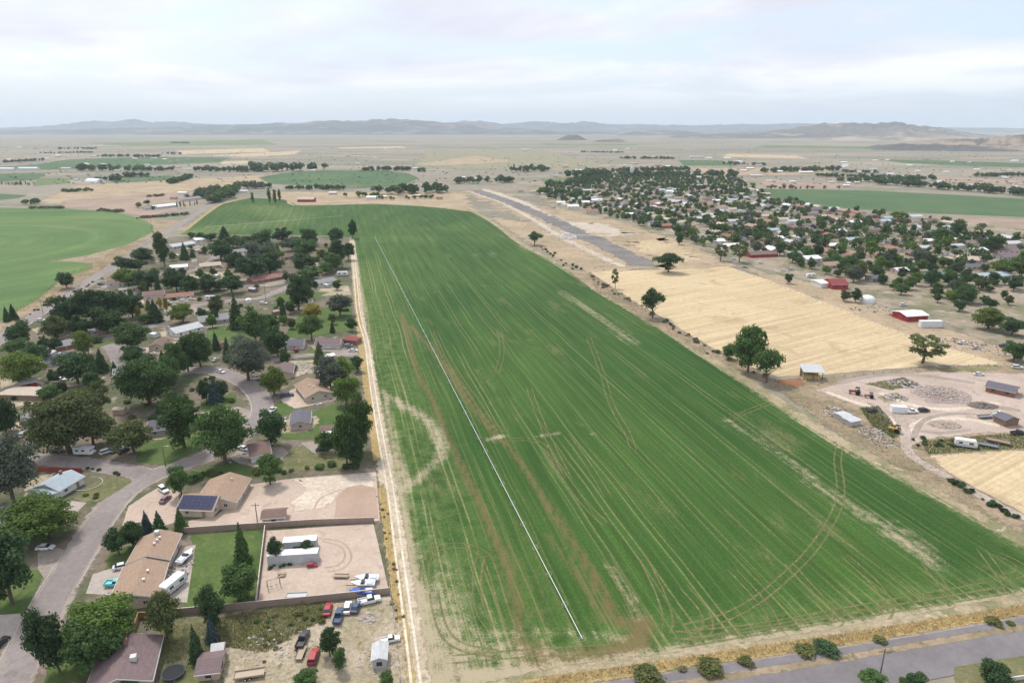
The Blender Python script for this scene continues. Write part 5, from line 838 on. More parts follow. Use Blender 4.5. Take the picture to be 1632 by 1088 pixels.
bed = MB(); [bed.box(*a) for a in ((-2.75, -.62, -.93, -.82, .75, 1.16), (-2.75, -.62, .82, .93, .75, 1.16), (-2.75, -2.66, -.82, .82, .75, 1.14), (-.72, -.62, -.82, .82, .75, 1.16), (-2.66, -.72, -.82, .82, .62, .76))]
pb = loft([(-2.75, .90, .45, .80), (-2.6, .93, .40, .80), (-.6, .94, .38, .80), (-.55, .94, .38, 1.14), (1.0, .94, .38, 1.12), (2.35, .92, .40, 1.05), (2.65, .86, .44, .95), (2.75, .76, .52, .8)])
pb.add(bed.v, bed.f); tpl('pickup', pb.me('body'), frust(-.55, 1.25, .86, 1.10, -.45, .62, .72, 1.72).me('windows', MGLASS), frust(-.5, .68, .75, 1.705, -.44, .6, .7, 1.80).me('roof'), ((-1.75, .84), (1.75, .84)), (2.70, .62, -2.76, .80))
cb = MB().prism([(-3.4, .55), (3.2, .55), (3.45, 1.1), (3.3, 2.5), (2.9, 2.95), (-3.0, 2.95), (-3.4, 2.7)], -1.2, 1.2)
tpl('camper', cb.me('body'), None, MB().box(-1.0, -.2, -.4, .4, 2.96, 3.15).me('roof_vent'), ((-.9, 1.0), (.1, 1.0)), None, (('window', MB().box(-2.4, -1.2, -1.23, 1.23, 1.5, 2.2).me('window', MGLASS)), ('window', MB().box(.8, 2.2, -1.23, 1.23, 1.5, 2.2).me('window', MGLASS)), ('stripe', MB().box(-3.3, 3.2, -1.215, 1.215, .95, 1.15).me('stripe', pmat('stripe', (0.25, 0.25, 0.30), .6))), ('drawbar', MB().box(3.4, 4.6, -.06, .06, .5, .62).me('drawbar', MCHAS))))
vb = MB().prism([(-3.5, .5), (3.3, .5), (3.45, 1.2), (2.7, 1.35), (2.45, 2.1), (3.1, 2.2), (3.1, 2.9), (-3.5, 2.9)], -1.15, 1.15)
tpl('motorhome', vb.me('body'), MB().box(2.3, 2.62, -1.0, 1.0, 1.4, 2.05).me('windows', MGLASS), MB().box(-1, 0, -.4, .4, 2.9, 3.12).me('roof_vent'), ((-2.0, .95), (2.2, .95)), (3.42, .8, -3.5, .8), (('window', MB().box(-2.6, -1.4, -1.18, 1.18, 1.6, 2.2).me('window', MGLASS)), ('window', MB().box(-.4, .8, -1.18, 1.18, 1.6, 2.2).me('window', MGLASS))))
hull = MB().add([(-2.8, -1.05, 1.25), (-2.8, 1.05, 1.25), (-2.8, .8, .6), (-2.8, -.8, .6), (1.2, -1.1, 1.35), (1.2, 1.1, 1.35), (1.2, .7, .62), (1.2, -.7, .62), (3.3, 0, 1.55), (3.0, 0, 1.0)], [(3, 2, 1, 0), (0, 4, 7, 3), (2, 6, 5, 1), (3, 7, 6, 2), (4, 8, 9, 7), (6, 9, 8, 5), (7, 9, 6), (0, 1, 5, 4), (4, 5, 8)])
tpl('boat', hull.me('hull'), frust(-.2, .8, .85, 1.3, -.3, .4, .7, 1.8).me('windscreen', MGLASS), MB().box(-2.4, -.8, -.8, .8, 1.24, 1.5).me('deck_cover', pmat('boat_cover', (0.55, 0.6, 0.68), .7)), ((-1.2, .95),), None, (('drawbar', MB().box(-2.5, 4.4, -.08, .08, .45, .56).me('drawbar', MCHAS)),))
fl = MB(); [fl.box(*a) for a in ((-3, 3, -1.1, 1.1, .6, .75), (-3, 3, -1.12, -1.04, .75, 1.05), (-3, 3, 1.04, 1.12, .75, 1.05), (-3.05, -2.97, -1.1, 1.1, .75, 1.05), (3, 4.4, -.06, .06, .58, .68))]
tpl('trailer', fl.me('deck'), None, None, ((-.7, 1.2), (.2, 1.2)), None)
tb = loft([(-1.9, .35, .7, 1.25), (-.3, .38, .75, 1.35), (1.4, .36, .75, 1.25), (1.7, .3, .8, 1.15)]); tpl('tractor', tb.me('body'), None, MB().box(-1.5, -.2, -.75, .75, 2.35, 2.45).me('canopy', MCHAS), ((1.2, .75),), None, (('wheel', MB().tube([(-1.1, -1.0, .75), (-1.1, -.6, .75)], .75, 14).me('wheel', MTYRE)), ('wheel', MB().tube([(-1.1, .6, .75), (-1.1, 1.0, .75)], .75, 14).me('wheel', MTYRE)), ('cab_frame', MB().box(-1.5, -1.42, -.7, -.62, 1.2, 2.36).box(-1.5, -1.42, .62, .7, 1.2, 2.36).box(-.3, -.22, -.7, -.62, 1.2, 2.36).box(-.3, -.22, .62, .7, 1.2, 2.36).me('cab_frame', MCHAS))))
PC = {'white': (0.72, 0.72, 0.71), 'teal': (0.13, 0.50, 0.52), 'black': (0.02, 0.02, 0.022), 'red': (0.36, 0.02, 0.025), 'blue': (0.03, 0.12, 0.50), 'grey': (0.22, 0.23, 0.24), 'silver': (0.46, 0.47, 0.48), 'purple': (0.20, 0.11, 0.13), 'navy': (0.04, 0.07, 0.13), 'yellow': (0.62, 0.33, 0.03), 'wood': (0.33, 0.25, 0.17), 'maroon': (0.22, 0.03, 0.03)}
CATS = {'sedan': 'car', 'suv': 'car', 'pickup': 'pickup', 'camper': 'camper', 'motorhome': 'motorhome', 'boat': 'boat', 'trailer': 'trailer', 'tractor': 'tractor'}
NAMES = {'sedan': 'parked_car', 'suv': 'parked_car', 'pickup': 'pickup_truck', 'camper': 'camper_trailer', 'motorhome': 'motorhome', 'boat': 'boat_on_trailer', 'trailer': 'flat_trailer', 'tractor': 'farm_tractor'}
def car(kind, col, u, v, deg, label, s=1.0, group=None, xy=None):
    x, y = xy or G(u, v); body, glass, roof, wheels, lights, extra = VEH[kind]; pm_ = pmat('paint_'+col, PC[col], 0.35, spec=0.5, var=0.05)
    o = empty(NAMES[kind], (x, y, 0.115), R_(deg)); o.scale = (s, s, s)
    def add(n, me, mt=None, par=None, loc=None):
        q = link(n, me, par or o, loc=loc)
        if mt is not None:
            if not me.materials: me.materials.append(mt)
            q.material_slots[0].link = 'OBJECT'; q.material_slots[0].material = mt
        return q
    bd = add('hull' if kind == 'boat' else ('deck' if kind == 'trailer' else 'body'), body, pm_)
    if glass: add('windows' if kind != 'boat' else 'windscreen', glass)
    if roof: add(roof.name.split('.')[0], roof, pm_ if kind in ('sedan', 'suv', 'pickup', 'camper', 'motorhome') else None)
    for wx, wy in wheels:
        for sg in (-1, 1): q = add('wheel', WH, loc=(wx, sg*wy, .34)); link('rim', RIM, q)
    if lights:
        for sg in (-1, 1): add('headlight', HLm, loc=(lights[0], sg*.55, lights[1])); add('tail_light', TLm, loc=(lights[2], sg*.6, lights[3]))
    for n, me in extra: add(n, me)
    tag(o, label, CATS[kind], group); return o
CARS = [('sedan', 'white', 196, 905, 25, 'white sedan on the concrete drive of the long tan-roofed house'), ('pickup', 'teal', 186, 933, 2, 'teal and white pickup on the concrete drive'), ('sedan', 'white', 73, 875, 5, 'white sedan under the huge bright tree across the street'), ('suv', 'white', 261, 783, -40, 'white SUV with dark windows on the gravel drive by the solar house'), ('sedan', 'purple', 264, 798, 85, 'dull purple car parked beside the white SUV'), ('motorhome', 'white', 136, 724, -3, 'white motorhome parked under the huge olive tree'), ('suv', 'white', 171, 722, 50, 'white car nosed in between the motorhome and the olive tree'), ('suv', 'silver', 187, 718, 60, 'silver car parked beside the olive green tree'), ('sedan', 'black', 198, 720, 70, 'black car half under the olive green tree'), ('sedan', 'black', 91, 720, 4, 'dark car in the shade of the huge olive tree'),
 ('sedan', 'white', 352, 594, -30, 'white sedan standing on the street above the bend'), ('sedan', 'white', 408, 604, 15, 'white car under the big silvery tree'), ('pickup', 'white', 434, 656, 80, 'white pickup on the street bend'), ('sedan', 'white', 563, 560, 10, 'white sedan at the lane end below the red carport'), ('suv', 'grey', 556, 553, 20, 'grey car parked behind the white sedan at the lane end'), ('sedan', 'red', 557, 545, 10, 'red car under the red carport'), ('sedan', 'black', 514, 718, 12, 'black car on the drive behind the brown-roofed white house'), ('suv', 'black', 522, 714, 15, 'second black car on the drive beside the white shelter'), ('sedan', 'white', 98, 606, -15, 'white car on the pale drive below the slate-roofed house'),
 ('sedan', 'red', 523, 974, 95, 'old red car against the block wall'), ('pickup', 'navy', 540, 985, 92, 'dark pickup parked in front of the wall cars'), ('sedan', 'white', 554, 971, 95, 'white car between the red car and the dark blue one'), ('sedan', 'navy', 568, 970, 85, 'dark blue car against the block wall'), ('pickup', 'white', 589, 960, 20, 'white pickup at the corner of the block wall'), ('boat', 'blue', 578, 948, 182, 'blue and white boat on its trailer by the block wall'), ('boat', 'white', 580, 935, 182, 'white boat behind the blue boat'), ('boat', 'white', 586, 926, 182, 'rearmost white boat in the gravel lot'), ('trailer', 'wood', 544, 920, 178, 'small empty flat trailer in the gravel lot', .62), ('trailer', 'silver', 473, 952, 4, 'pale utility trailer beside the lower wall of the lot', .8), ('suv', 'red', 498, 903, 10, 'small dark red buggy beside the grey trailer', .6), ('suv', 'black', 478, 878, 5, 'black car between the two grey trailers', .8),
 ('pickup', 'black', 483, 1022, 88, 'black pickup with a trailer behind it on the dirt lot'), ('trailer', 'wood', 480, 1043, 90, 'short loaded trailer behind the black pickup', .7), ('suv', 'red', 500, 1050, 92, 'red and black jeep on the dirt lot'), ('trailer', 'wood', 398, 1078, 12, 'long flat trailer lying among dry weeds'), ('camper', 'white', 278, 938, 72, 'white camper on the patio behind the long tan-roofed house'), ('boat', 'white', 296, 892, 80, 'white covered boat on the patio behind the raised block'), ('pickup', 'white', 622, 1022, 15, 'white truck cap and pickup beside the lane', .8),
 ('tractor', 'maroon', 1361, 628, 150, 'dark red tractor in the gravel yard', 1.3), ('tractor', 'maroon', 1384, 634, 160, 'smaller dark red tractor beside the other one'), ('pickup', 'white', 1592, 662, 5, 'white pickup hitched to a trailer in the gravel yard'), ('trailer', 'grey', 1570, 666, 8, 'dark flat trailer behind the white pickup'), ('sedan', 'white', 1560, 598, -8, 'white car parked by the weeds above the rubble'), ('suv', 'white', 1621, 587, -15, 'white car below the round tree at the yard edge'), ('camper', 'white', 1538, 712, -22, 'white camper among the weeds beside the stubble'), ('trailer', 'grey', 1574, 712, -30, 'grey flat trailer beside the white camper'), ('trailer', 'wood', 1590, 706, -35, 'wooden trailer behind the grey one', 1.2), ('pickup', 'black', 1622, 692, 10, 'black pickup beside the dark shed'), ('pickup', 'white', 1452, 658, 4, 'white truck beside the container in the yard'), ('suv', 'black', 1472, 656, 10, 'dark wrecked car in the yard row'), ('tractor', 'yellow', 1424, 688, 130, 'yellow loader at the lane corner', 1.2), ('suv', 'black', 1390, 656, 30, 'dark machine wreck by the weeds'),
 ('camper', 'white', 546, 440, 8, 'white camper beside the field lane in the upper yards', 1.2), ('motorhome', 'white', 337, 478, 5, 'white motorhome on the upper street'), ('sedan', 'white', 305, 478, 10, 'white car beside the upper street drive'), ('suv', 'white', 420, 485, 8, 'white car on the street below the brick house'), ('sedan', 'white', 345, 462, 8, 'white car under dark trees above the upper street'), ('suv', 'white', 66, 512, 25, 'white car beside the highway junction'), ('pickup', 'black', 78, 520, 20, 'dark pickup beside the highway junction car'), ('sedan', 'white', 218, 411, 30, 'white car in front of the dark-roofed highway house'), ('sedan', 'white', 344, 575, 80, 'white car by the hedge above the street'), ('motorhome', 'white', 300, 446, 5, 'white motorhome among the upper yard trees'), ('pickup', 'red', 366, 428, 10, 'red pickup at the upper cul-de-sac'), ('sedan', 'white', 384, 428, 0, 'white car beside the red pickup'), ('suv', 'white', 250, 553, 5, 'white car before the brown gabled garage'),
 ('sedan', 'white', 1248, 432, 5, 'white car beside the long red shed field'), ('suv', 'silver', 1262, 431, 5, 'silver car beyond the stubble'), ('camper', 'white', 1292, 442, 5, 'white camper at the town edge'), ('sedan', 'white', 1536, 548, -10, 'white car in the scrap rows below the barn'), ('pickup', 'navy', 1600, 553, 12, 'dark pickup in the scrap rows below the barn'), ('sedan', 'silver', 1555, 556, 10, 'silver car in the scrap rows'), ('suv', 'white', 1440, 487, 5, 'white car behind the red and white barn'), ('sedan', 'white', 1170, 414, 0, 'white car near the pale open trees'), ('suv', 'white', 1212, 420, 20, 'white van below the long red shed'), ('sedan', 'black', 0, 1028, 80, 'dark car in the drive at the street foot')]
for c_ in CARS: car(*c_[:5], c_[5], *(c_[6:7]))
# corrugated trailers
def ctrailer(name, A, B, dep, hgt_, label, col, z=.0):
    a, b_ = Vector(G(*A)), Vector(G(*B)); d = (b_-a); ln = d.length; d.normalize(); n = Vector((-d.y, d.x)); c = (a+b_)/2+n*dep/2
    o = empty(name, (c.x, c.y, 0.1+z), math.atan2(d.y, d.x)); k = int(ln/.3); pr = []
    for i in range(k+1): pr.append((-ln/2+i*ln/k, -dep/2+(.05 if i % 2 else 0)))
    for i in range(k, -1, -1): pr.append((-ln/2+i*ln/k, dep/2-(.05 if i % 2 else 0)))
    m_ = len(pr); MB().add([(x, y, .0) for x, y in pr]+[(x, y, hgt_) for x, y in pr], [tuple(range(m_))[::-1], tuple(range(m_, 2*m_))]+[(i, (i+1) % m_, (i+1) % m_+m_, i+m_) for i in range(m_)]).obj('body', col, o)
    MB().box(-ln/2-.05, ln/2+.05, -dep/2-.05, dep/2+.05, hgt_+.003, hgt_+.10).obj('roof', pmat('white_metal', (0.75, 0.75, 0.74), .5), o)
    for sg in (-1, 1): MB().box(ln/2+.005, ln/2+.06, sg*dep/4-dep/4+.05, sg*dep/4+dep/4-.05, .15, hgt_-.1).obj('door', col, o)
    return tag(o, label, 'container')
MCG = pmat('grey_siding', (0.42, 0.44, 0.46), .55); MCW = pmat('white_siding', (0.68, 0.69, 0.70), .55)
ctrailer('storage_trailer', (427, 902), (507, 897), 2.6, 2.9, 'long grey storage trailer nearer the swing set, white roof', MCG); ctrailer('storage_trailer', (452, 880), (505, 876), 2.6, 2.9, 'shorter grey storage trailer standing behind the long one', MCG)
ctrailer('semi_trailer', (1467, 522), (1501, 522), 2.8, 3.6, 'white semi-trailer beside the red and white barn', MCW); ctrailer('shipping_container', (1421, 658), (1445, 659), 2.6, 2.6, 'pale container in the row of trucks in the yard', MCW)
# pole barn
x0, y0 = G(1286, 606); o = empty('pole_barn', (x0+3, y0+3, 0.08), R_(-6))
for px_ in (-4, 0, 4):
    for py_ in (-3, 3): MB().box(px_-.12, px_+.12, py_-.12, py_+.12, 0, 4.6+py_*.2).obj('post', pmat('dark_wood', (0.10, 0.075, 0.06), .9), o)
MB().add([(-4.8, -3.8, 3.95), (4.8, -3.8, 3.95), (4.8, 3.8, 5.35), (-4.8, 3.8, 5.35), (-4.8, -3.8, 4.1), (4.8, -3.8, 4.1), (4.8, 3.8, 5.5), (-4.8, 3.8, 5.5)], [(3, 2, 1, 0), (4, 5, 6, 7), (0, 1, 5, 4), (1, 2, 6, 5), (2, 3, 7, 6), (3, 0, 4, 7)]).obj('roof', RM('pale'), o)
MB().box(-3.9, 3.9, 2.85, 2.95, 0, 4.6).obj('back_wall', WM('tan'), o)
_bm = MB().box(-.6, .6, -1.8, 1.8, 0, 1.8).me('hay_bale', pmat('hay', (0.50, 0.37, 0.16), .95, var=.25, scale=3))
for k in range(5):
    q = mat4(o) @ Vector((-2.6+k*1.35, 0, 0)); tag(link('hay_bale', _bm, loc=(q.x, q.y, .08), rz=R_(-6)), 'golden hay bale stored under the open pole barn', 'hay bale', 'hay bales in the pole barn')
tag(o, 'open pole barn with pale sloping metal roof and hay inside', 'barn')
# white dome tank
x, y = G(1382, 482); o = empty('storage_tank', (x, y, .05)); v = []; f = []
for i in range(7):
    ph = i/6*math.pi/2
    for k in range(16): v.append((4.6*math.cos(ph)*math.cos(k*math.pi/8), 4.6*math.cos(ph)*math.sin(k*math.pi/8), 2.0+3.0*math.sin(ph)))
for i in range(6): f += [(i*16+k, i*16+(k+1) % 16, (i+1)*16+(k+1) % 16, (i+1)*16+k) for k in range(16)]
link('dome', mesh('dome', v, f, pmat('white_metal', (.75, .75, .74), .5), True), o); MB().tube([(0, 0, 0), (0, 0, 2.0)], 4.6, 16).obj('drum', MCW, o); tag(o, 'white domed storage tank beside the dark bush tree', 'tank')
# ------------------------------------------------------------------ irrigation line on wheels
def wheelline(A, B, label, step=12.0, wr=.8, pr_=.085):
    a, b_ = Vector(G(*A)), Vector(G(*B)); d = b_-a; ln = d.length; d.normalize(); o = empty('irrigation_line', (a.x, a.y, .05), math.atan2(d.y, d.x)); n = int(ln/step)
    MB().tube([(0, 0, wr), (ln, 0, wr)], pr_, 8).obj('pipe', pmat('galvanised', (0.62, 0.63, 0.62), .45, .2), o)
    wm = MB()
    for k in range(12):
        t0, t1 = k*math.pi/6, (k+1)*math.pi/6; wm.tube([(0, wr*math.cos(t0), wr*math.sin(t0)), (0, wr*math.cos(t1), wr*math.sin(t1))], .022, 4)
    for k in range(6): wm.tube([(0, 0, 0), (0, wr*math.cos(k*math.pi/3), wr*math.sin(k*math.pi/3))], .014, 4)
    wme = wm.me('wheel', pmat('galvanised', (0.62, 0.63, 0.62), .45, .2))
    for k in range(n+1): link('wheel', wme, o, loc=(k*ln/n, 0, wr))
    return tag(o, label, 'irrigation line')
wheelline((597, 378), (928, 1022), 'long thin wheeled irrigation pipe running down the big green field'); wheelline((328, 363), (545, 345), 'short irrigation pipe across the far corner of the green field', 14)
# ------------------------------------------------------------------ walls, fences, poles and yard things
def wall(name, pts, h_, mat, label, step=2.4, th=.14, cap=None, px=True, slats=False):
    W = [Vector(G(*p)) for p in pts] if px else pts; o = empty(name, (W[0].x, W[0].y, .05)); w0 = W[0]; cache = {}
    for a, b_ in zip(W[:-1], W[1:]):
        d = b_-a; ln = d.length; k = max(1, round(ln/step)); sl = ln/k; ang = math.atan2(d.y, d.x); key = round(sl, 2)
        pm_ = MB().box(.08, sl-.08, -th/2, th/2, 0, h_).me('panel', mat); ps = MB().box(-.11, .11, -.11, .11, 0, h_+.03).me('post', mat); cpm = MB().box(.05, sl-.05, -th/2-.04, th/2+.04, h_+.002, h_+.07).me('coping', cap or mat)
        for i in range(k):
            q = a.lerp(b_, i/k)-w0; p_ = link('panel', pm_, o, loc=(q.x, q.y, 0), rz=ang); link('post', ps, o, loc=(q.x, q.y, 0), rz=ang); link('coping', cpm, p_)
    return tag(o, label, 'fence')
MBLK = pmat('block_wall', (0.30, 0.225, 0.185), .9, var=.15, scale=2); MVIN = pmat('pale_coping', (0.56, 0.50, 0.43), .8)
wall('block_wall', [(289, 850), (345, 846), (423, 841), (500, 836), (597, 833)], 1.8, MBLK, 'brown block wall between the upper gravel yard and the lot', cap=MVIN); wall('block_wall', [(423, 845), (416, 905), (409, 966)], 1.7, MBLK, 'pale-topped wall between the lawn and the gravel lot', cap=MVIN); wall('block_wall', [(240, 985), (290, 979), (409, 968), (520, 957), (622, 946)], 1.8, MBLK, 'brown block wall behind the row of old cars', cap=MVIN)
wall('board_fence', [(57, 751), (132, 753)], 1.6, pmat('red_board', (0.27, 0.06, 0.05), .8), 'dark red board fence behind the low corner house', 2.2); wall('board_fence', [(213, 1012), (222, 985), (240, 985)], 1.7, pmat('tan_board', (0.36, 0.22, 0.12), .85), 'orange-brown board fence beside the dull olive tree'); wall('rail_fence', [(1604, 1086), (1660, 1078)], 1.0, MTRIM, 'white rail fence on the lawn below the road')
def wirefence(pts, label, step=5.0, h_=1.3):
    W = resample([G(*p) for p in pts], step, False); o = empty('wire_fence', (W[0].x, W[0].y, .05)); pm_ = MB().tube([(0, 0, 0), (0, 0, h_)], .07, 5).me('post', pmat('dark_wood', (0.10, 0.075, 0.06), .9))
    for p in W: link('post', pm_, o, loc=(p.x-W[0].x, p.y-W[0].y, 0))
    mb = MB()
    for z in (.5, .95, 1.25): mb.tube([(p.x-W[0].x, p.y-W[0].y, z) for p in W], .012, 3)
    mb.obj('wire', pmat('galvanised', (0.62, 0.63, 0.62), .45, .2), o); return tag(o, label, 'fence')
wirefence([(600, 756), (606, 830), (622, 944), (630, 1000), (638, 1088)], 'wire fence along the lane beside the gravel lot', 3.0); wirefence([(940, 438), (1040, 505), (1130, 556), (1235, 608)], 'wire fence along the hedge between field and stubble', 6); wirefence([(1330, 602), (1480, 587), (1590, 582)], 'wire fence at the foot of the stubble field', 5); wirefence([(1170, 428), (1340, 495), (1470, 545), (1600, 582)], 'wire fence along the far side of the stubble field', 6); wirefence([(343, 1000), (350, 1040), (338, 1088)], 'wire fence beside the play house', 2.5)
def pole(u, v, vt, label, arm=True, lamp=False):
    h_ = hgt(v, vt); o = empty('utility_pole' if not lamp else 'street_lamp', (*G(u, v), .05)); MB().tube([(0, 0, 0), (0, 0, h_*.5), (0, 0, h_)], [.17, .15, .11], 8).obj('pole', pmat('weathered_pole', (0.17, 0.14, 0.12), .9), o)
    if lamp: MB().tube([(0, 0, h_-.2), (.8, 0, h_+.1), (1.6, 0, h_+.1)], .06, 6).obj('arm', MVENT, o); MB().box(1.4, 2.1, -.15, .15, h_, h_+.14).obj('lamp_head', MVENT, o)
    elif arm: MB().box(-1.2, 1.2, -.07, .07, h_-.9, h_-.75).obj('crossarm', pmat('weathered_pole', (0.17, 0.14, 0.12), .9), o); [MB().tube([(q, 0, h_-.75), (q, 0, h_-.5)], .05, 6).obj('insulator', MVENT, o) for q in (-1, .9)]
    return tag(o, label, 'lamp' if lamp else 'pole')
for a in [(1402, 1078, 1033, 'weathered wooden pole beside the lower road'), (411, 837, 801, 'wooden pole beside the garden shed'), (69, 501, 478, 'wooden pole beside the highway'), (117, 536, 511, 'pole in the yard beside the metal-roofed long house'), (242, 366, 352, 'pole beside the highway at the pivot field'), (1256, 436, 418, 'pole at the far edge of the stubble field'), (22, 665, 632, 'pale pole above the solar-roofed house', False), (424, 482, 455, 'pole beside the street below the brick house'), (1142, 314, 292, 'tall pole in the middle of the town')]: pole(*a)
pole(264, 743, 711, 'thin street lamp on the lawn corner', False, True)
# trampoline
x, y = G(277, 1076); o = empty('trampoline', (x, y, .06)); MB().tube([(0, 0, .80), (0, 0, .84)], 2.05, 24).obj('mat', pmat('black_mesh', (0.018, 0.02, 0.024), .8), o)
rg = MB()
for k in range(24): rg.tube([(2.2*math.cos(k*math.pi/12), 2.2*math.sin(k*math.pi/12), .84), (2.2*math.cos((k+1)*math.pi/12), 2.2*math.sin((k+1)*math.pi/12), .84)], .12, 5)
rg.obj('rim', pmat('dark_pad', (0.05, 0.06, 0.09), .7), o)
for k in range(6): MB().tube([(2.2*math.cos(k*math.pi/3), 2.2*math.sin(k*math.pi/3), 0), (2.2*math.cos(k*math.pi/3), 2.2*math.sin(k*math.pi/3), .84)], .04, 5).obj('leg', MVENT, o)
tag(o, 'round black trampoline beside the purple-brown roofed house', 'trampoline')
# play house and slide
x, y = G(350, 1044); o = empty('play_house', (x, y, .06), .2)
for a, b_ in ((-1, -1), (1, -1), (1, 1), (-1, 1)): MB().box(a-.08, a+.08, b_-.08, b_+.08, 0, 2.3).obj('post', MDOOR, o)
MB().box(-1.1, 1.1, -1.1, 1.1, 1.2, 1.32).obj('deck', pmat('tan_board', (.36, .22, .12), .85), o)
MB().add([(-1.4, -1.3, 2.3), (1.4, -1.3, 2.3), (1.4, 1.3, 2.3), (-1.4, 1.3, 2.3), (-1.4, 0, 3.3), (1.4, 0, 3.3)], [(0, 1, 5, 4), (2, 3, 4, 5), (1, 2, 5), (3, 0, 4), (3, 2, 1, 0)]).obj('roof', MTRIM, o); MB().add([(-1.1, -.3, 1.25), (-1.1, .3, 1.25), (-3.4, .3, .2), (-3.4, -.3, .2), (-1.1, -.3, 1.35), (-1.1, .3, 1.35), (-3.4, .3, .3), (-3.4, -.3, .3)], [(0, 1, 2, 3), (7, 6, 5, 4), (0, 4, 5, 1), (1, 5, 6, 2), (2, 6, 7, 3), (3, 7, 4, 0)]).obj('slide', pmat('yellow_plastic', (.62, .55, .15), .5), o)
tag(o, 'small white-roofed play house with pale slide in the dry yard', 'play house')
# swing set, wooden frame, cable reel
x, y = G(437, 936); o = empty('swing_set', (x, y, .1), .5); MW = pmat('pale_wood', (0.40, 0.30, 0.19), .85)
for sx_ in (-1.5, 1.5):
    for sy_ in (-1.2, 1.2): MB().tube([(sx_, sy_, 0), (sx_, 0, 2.5)], .08, 6).obj('leg', MW, o)
MB().tube([(-1.8, 0, 2.5), (1.8, 0, 2.5)], .08, 6).obj('crossbar', MW, o)
for q in (-.6, .6): MB().box(q-.25, q+.25, -.12, .12, .55, .6).tube([(q-.2, 0, .6), (q-.2, 0, 2.5)], .02, 4).tube([(q+.2, 0, .6), (q+.2, 0, 2.5)], .02, 4).obj('swing', MCHAS, o)
tag(o, 'wooden A-frame swing set in the gravel lot', 'swing set')
x, y = G(449, 917); o = empty('picnic_table', (x, y, .1), .1); MB().box(-1.0, 1.0, -.45, .45, .7, .78).obj('top', MW, o); [MB().box(-1.0, 1.0, q-.15, q+.15, .4, .46).obj('bench', MW, o) for q in (-.8, .8)]; [MB().box(q-.05, q+.05, -.8, .8, 0.0, .7).obj('leg', MW, o) for q in (-.7, .7)]; tag(o, 'wooden picnic table beside the weeds at the long trailer', 'table')
# stone edging of the corner garden
x, y = G(140, 772); o = empty('garden_border', (x, y, .1)); km = MB().box(-.32, .32, -.14, .14, 0, .22).me('stone', MKERB)
for k in range(26): a = -2.4+k*.145; link('stone', km, o, loc=(4.2*math.cos(a), 4.2*math.sin(a), 0), rz=a+math.pi/2)
tag(o, 'curved pale stone border in the corner house garden', 'border')
# kerbs along the streets (two runs, real steps)
def kerb(pts, off, label):
    P_ = spline([G(*p) for p in pts], 6); mb = MB(); L_ = []
    for i, p in enumerate(P_): d = (P_[min(i+1, len(P_)-1)]-P_[max(i-1, 0)]).normalized(); L_.append((p+Vector((d.y, -d.x))*off, Vector((d.y, -d.x))))
    v = [q for p, n in L_ for q in ((p.x-n.x*.1, p.y-n.y*.1, .02), (p.x-n.x*.1, p.y-n.y*.1, .16), (p.x+n.x*.1, p.y+n.y*.1, .16), (p.x+n.x*.1, p.y+n.y*.1, .02))]
    f = [(4*i+j, 4*i+j+1, 4*i+j+5, 4*i+j+4) for i in range(len(L_)-1) for j in range(3)]; tag(link('kerb', mesh('kerb', v, f, MKERB)), kind='structure')
kerb(ST1[3:7], 4.4, ''); kerb(ST1[9:16], -4.2, ''); kerb(ST1[1:5], -4.4, '')
# ------------------------------------------------------------------ rubble, rocks, weeds, shrubs
def rocks(name, items, mats, label):                    # items (x, y, z, size)
    ico = [(0, 0, 1), (.89, 0, .45), (.28, .85, .45), (-.72, .53, .45), (-.72, -.53, .45), (.28, -.85, .45), (.72, .53, -.3), (-.28, .85, -.3), (-.89, 0, -.3), (-.28, -.85, -.3), (.72, -.53, -.3)]
    fc = [(0, 1, 2), (0, 2, 3), (0, 3, 4), (0, 4, 5), (0, 5, 1), (1, 6, 2), (2, 7, 3), (3, 8, 4), (4, 9, 5), (5, 10, 1), (6, 7, 2), (7, 8, 3), (8, 9, 4), (9, 10, 5), (10, 6, 1)]
    v, f, mi = [], [], []
    for x, y, z, s in items:
        k = len(v); sx_, sy_, sz_ = s*rt.uniform(.6, 1.4), s*rt.uniform(.6, 1.4), s*rt.uniform(.4, .9); a = rt.uniform(0, 6.28); ca, sa = math.cos(a), math.sin(a); m_ = rt.randrange(len(mats))
        for p in ico: X, Y = p[0]*sx_*rt.uniform(.8, 1.2), p[1]*sy_; v.append((x+X*ca-Y*sa, y+X*sa+Y*ca, z+p[2]*sz_))
        f += [tuple(i+k for i in q) for q in fc]; mi += [m_]*len(fc)
    me = mesh(name, v, f)
    for m_ in mats: me.materials.append(m_)
    me.polygons.foreach_set('material_index', mi); return tag(link(name, me), label, kind='stuff')
MR1, MR2, MR3, MR4 = pmat('rock_pink', (0.40, 0.30, 0.265), .95), pmat('rock_grey', (0.36, 0.33, 0.30), .95), pmat('rock_pale', (0.45, 0.41, 0.37), .95), pmat('scrap_dark', (0.10, 0.09, 0.085), .8)
def blob(u, v, ru, rv, n, s0, s1, hz_):
    x, y = G(u, v); rx = ru/pxm(v); ry = abs(G(u, v-rv)[1]-G(u, v+rv)[1])/2; o = []
    for _ in range(n):
        a, q = rt.uniform(0, 6.28), math.sqrt(rt.random()); o.append((x+math.cos(a)*q*rx, y+math.sin(a)*q*ry, .1+hz_*(1-q)*rt.random(), rt.uniform(s0, s1)))
    return o
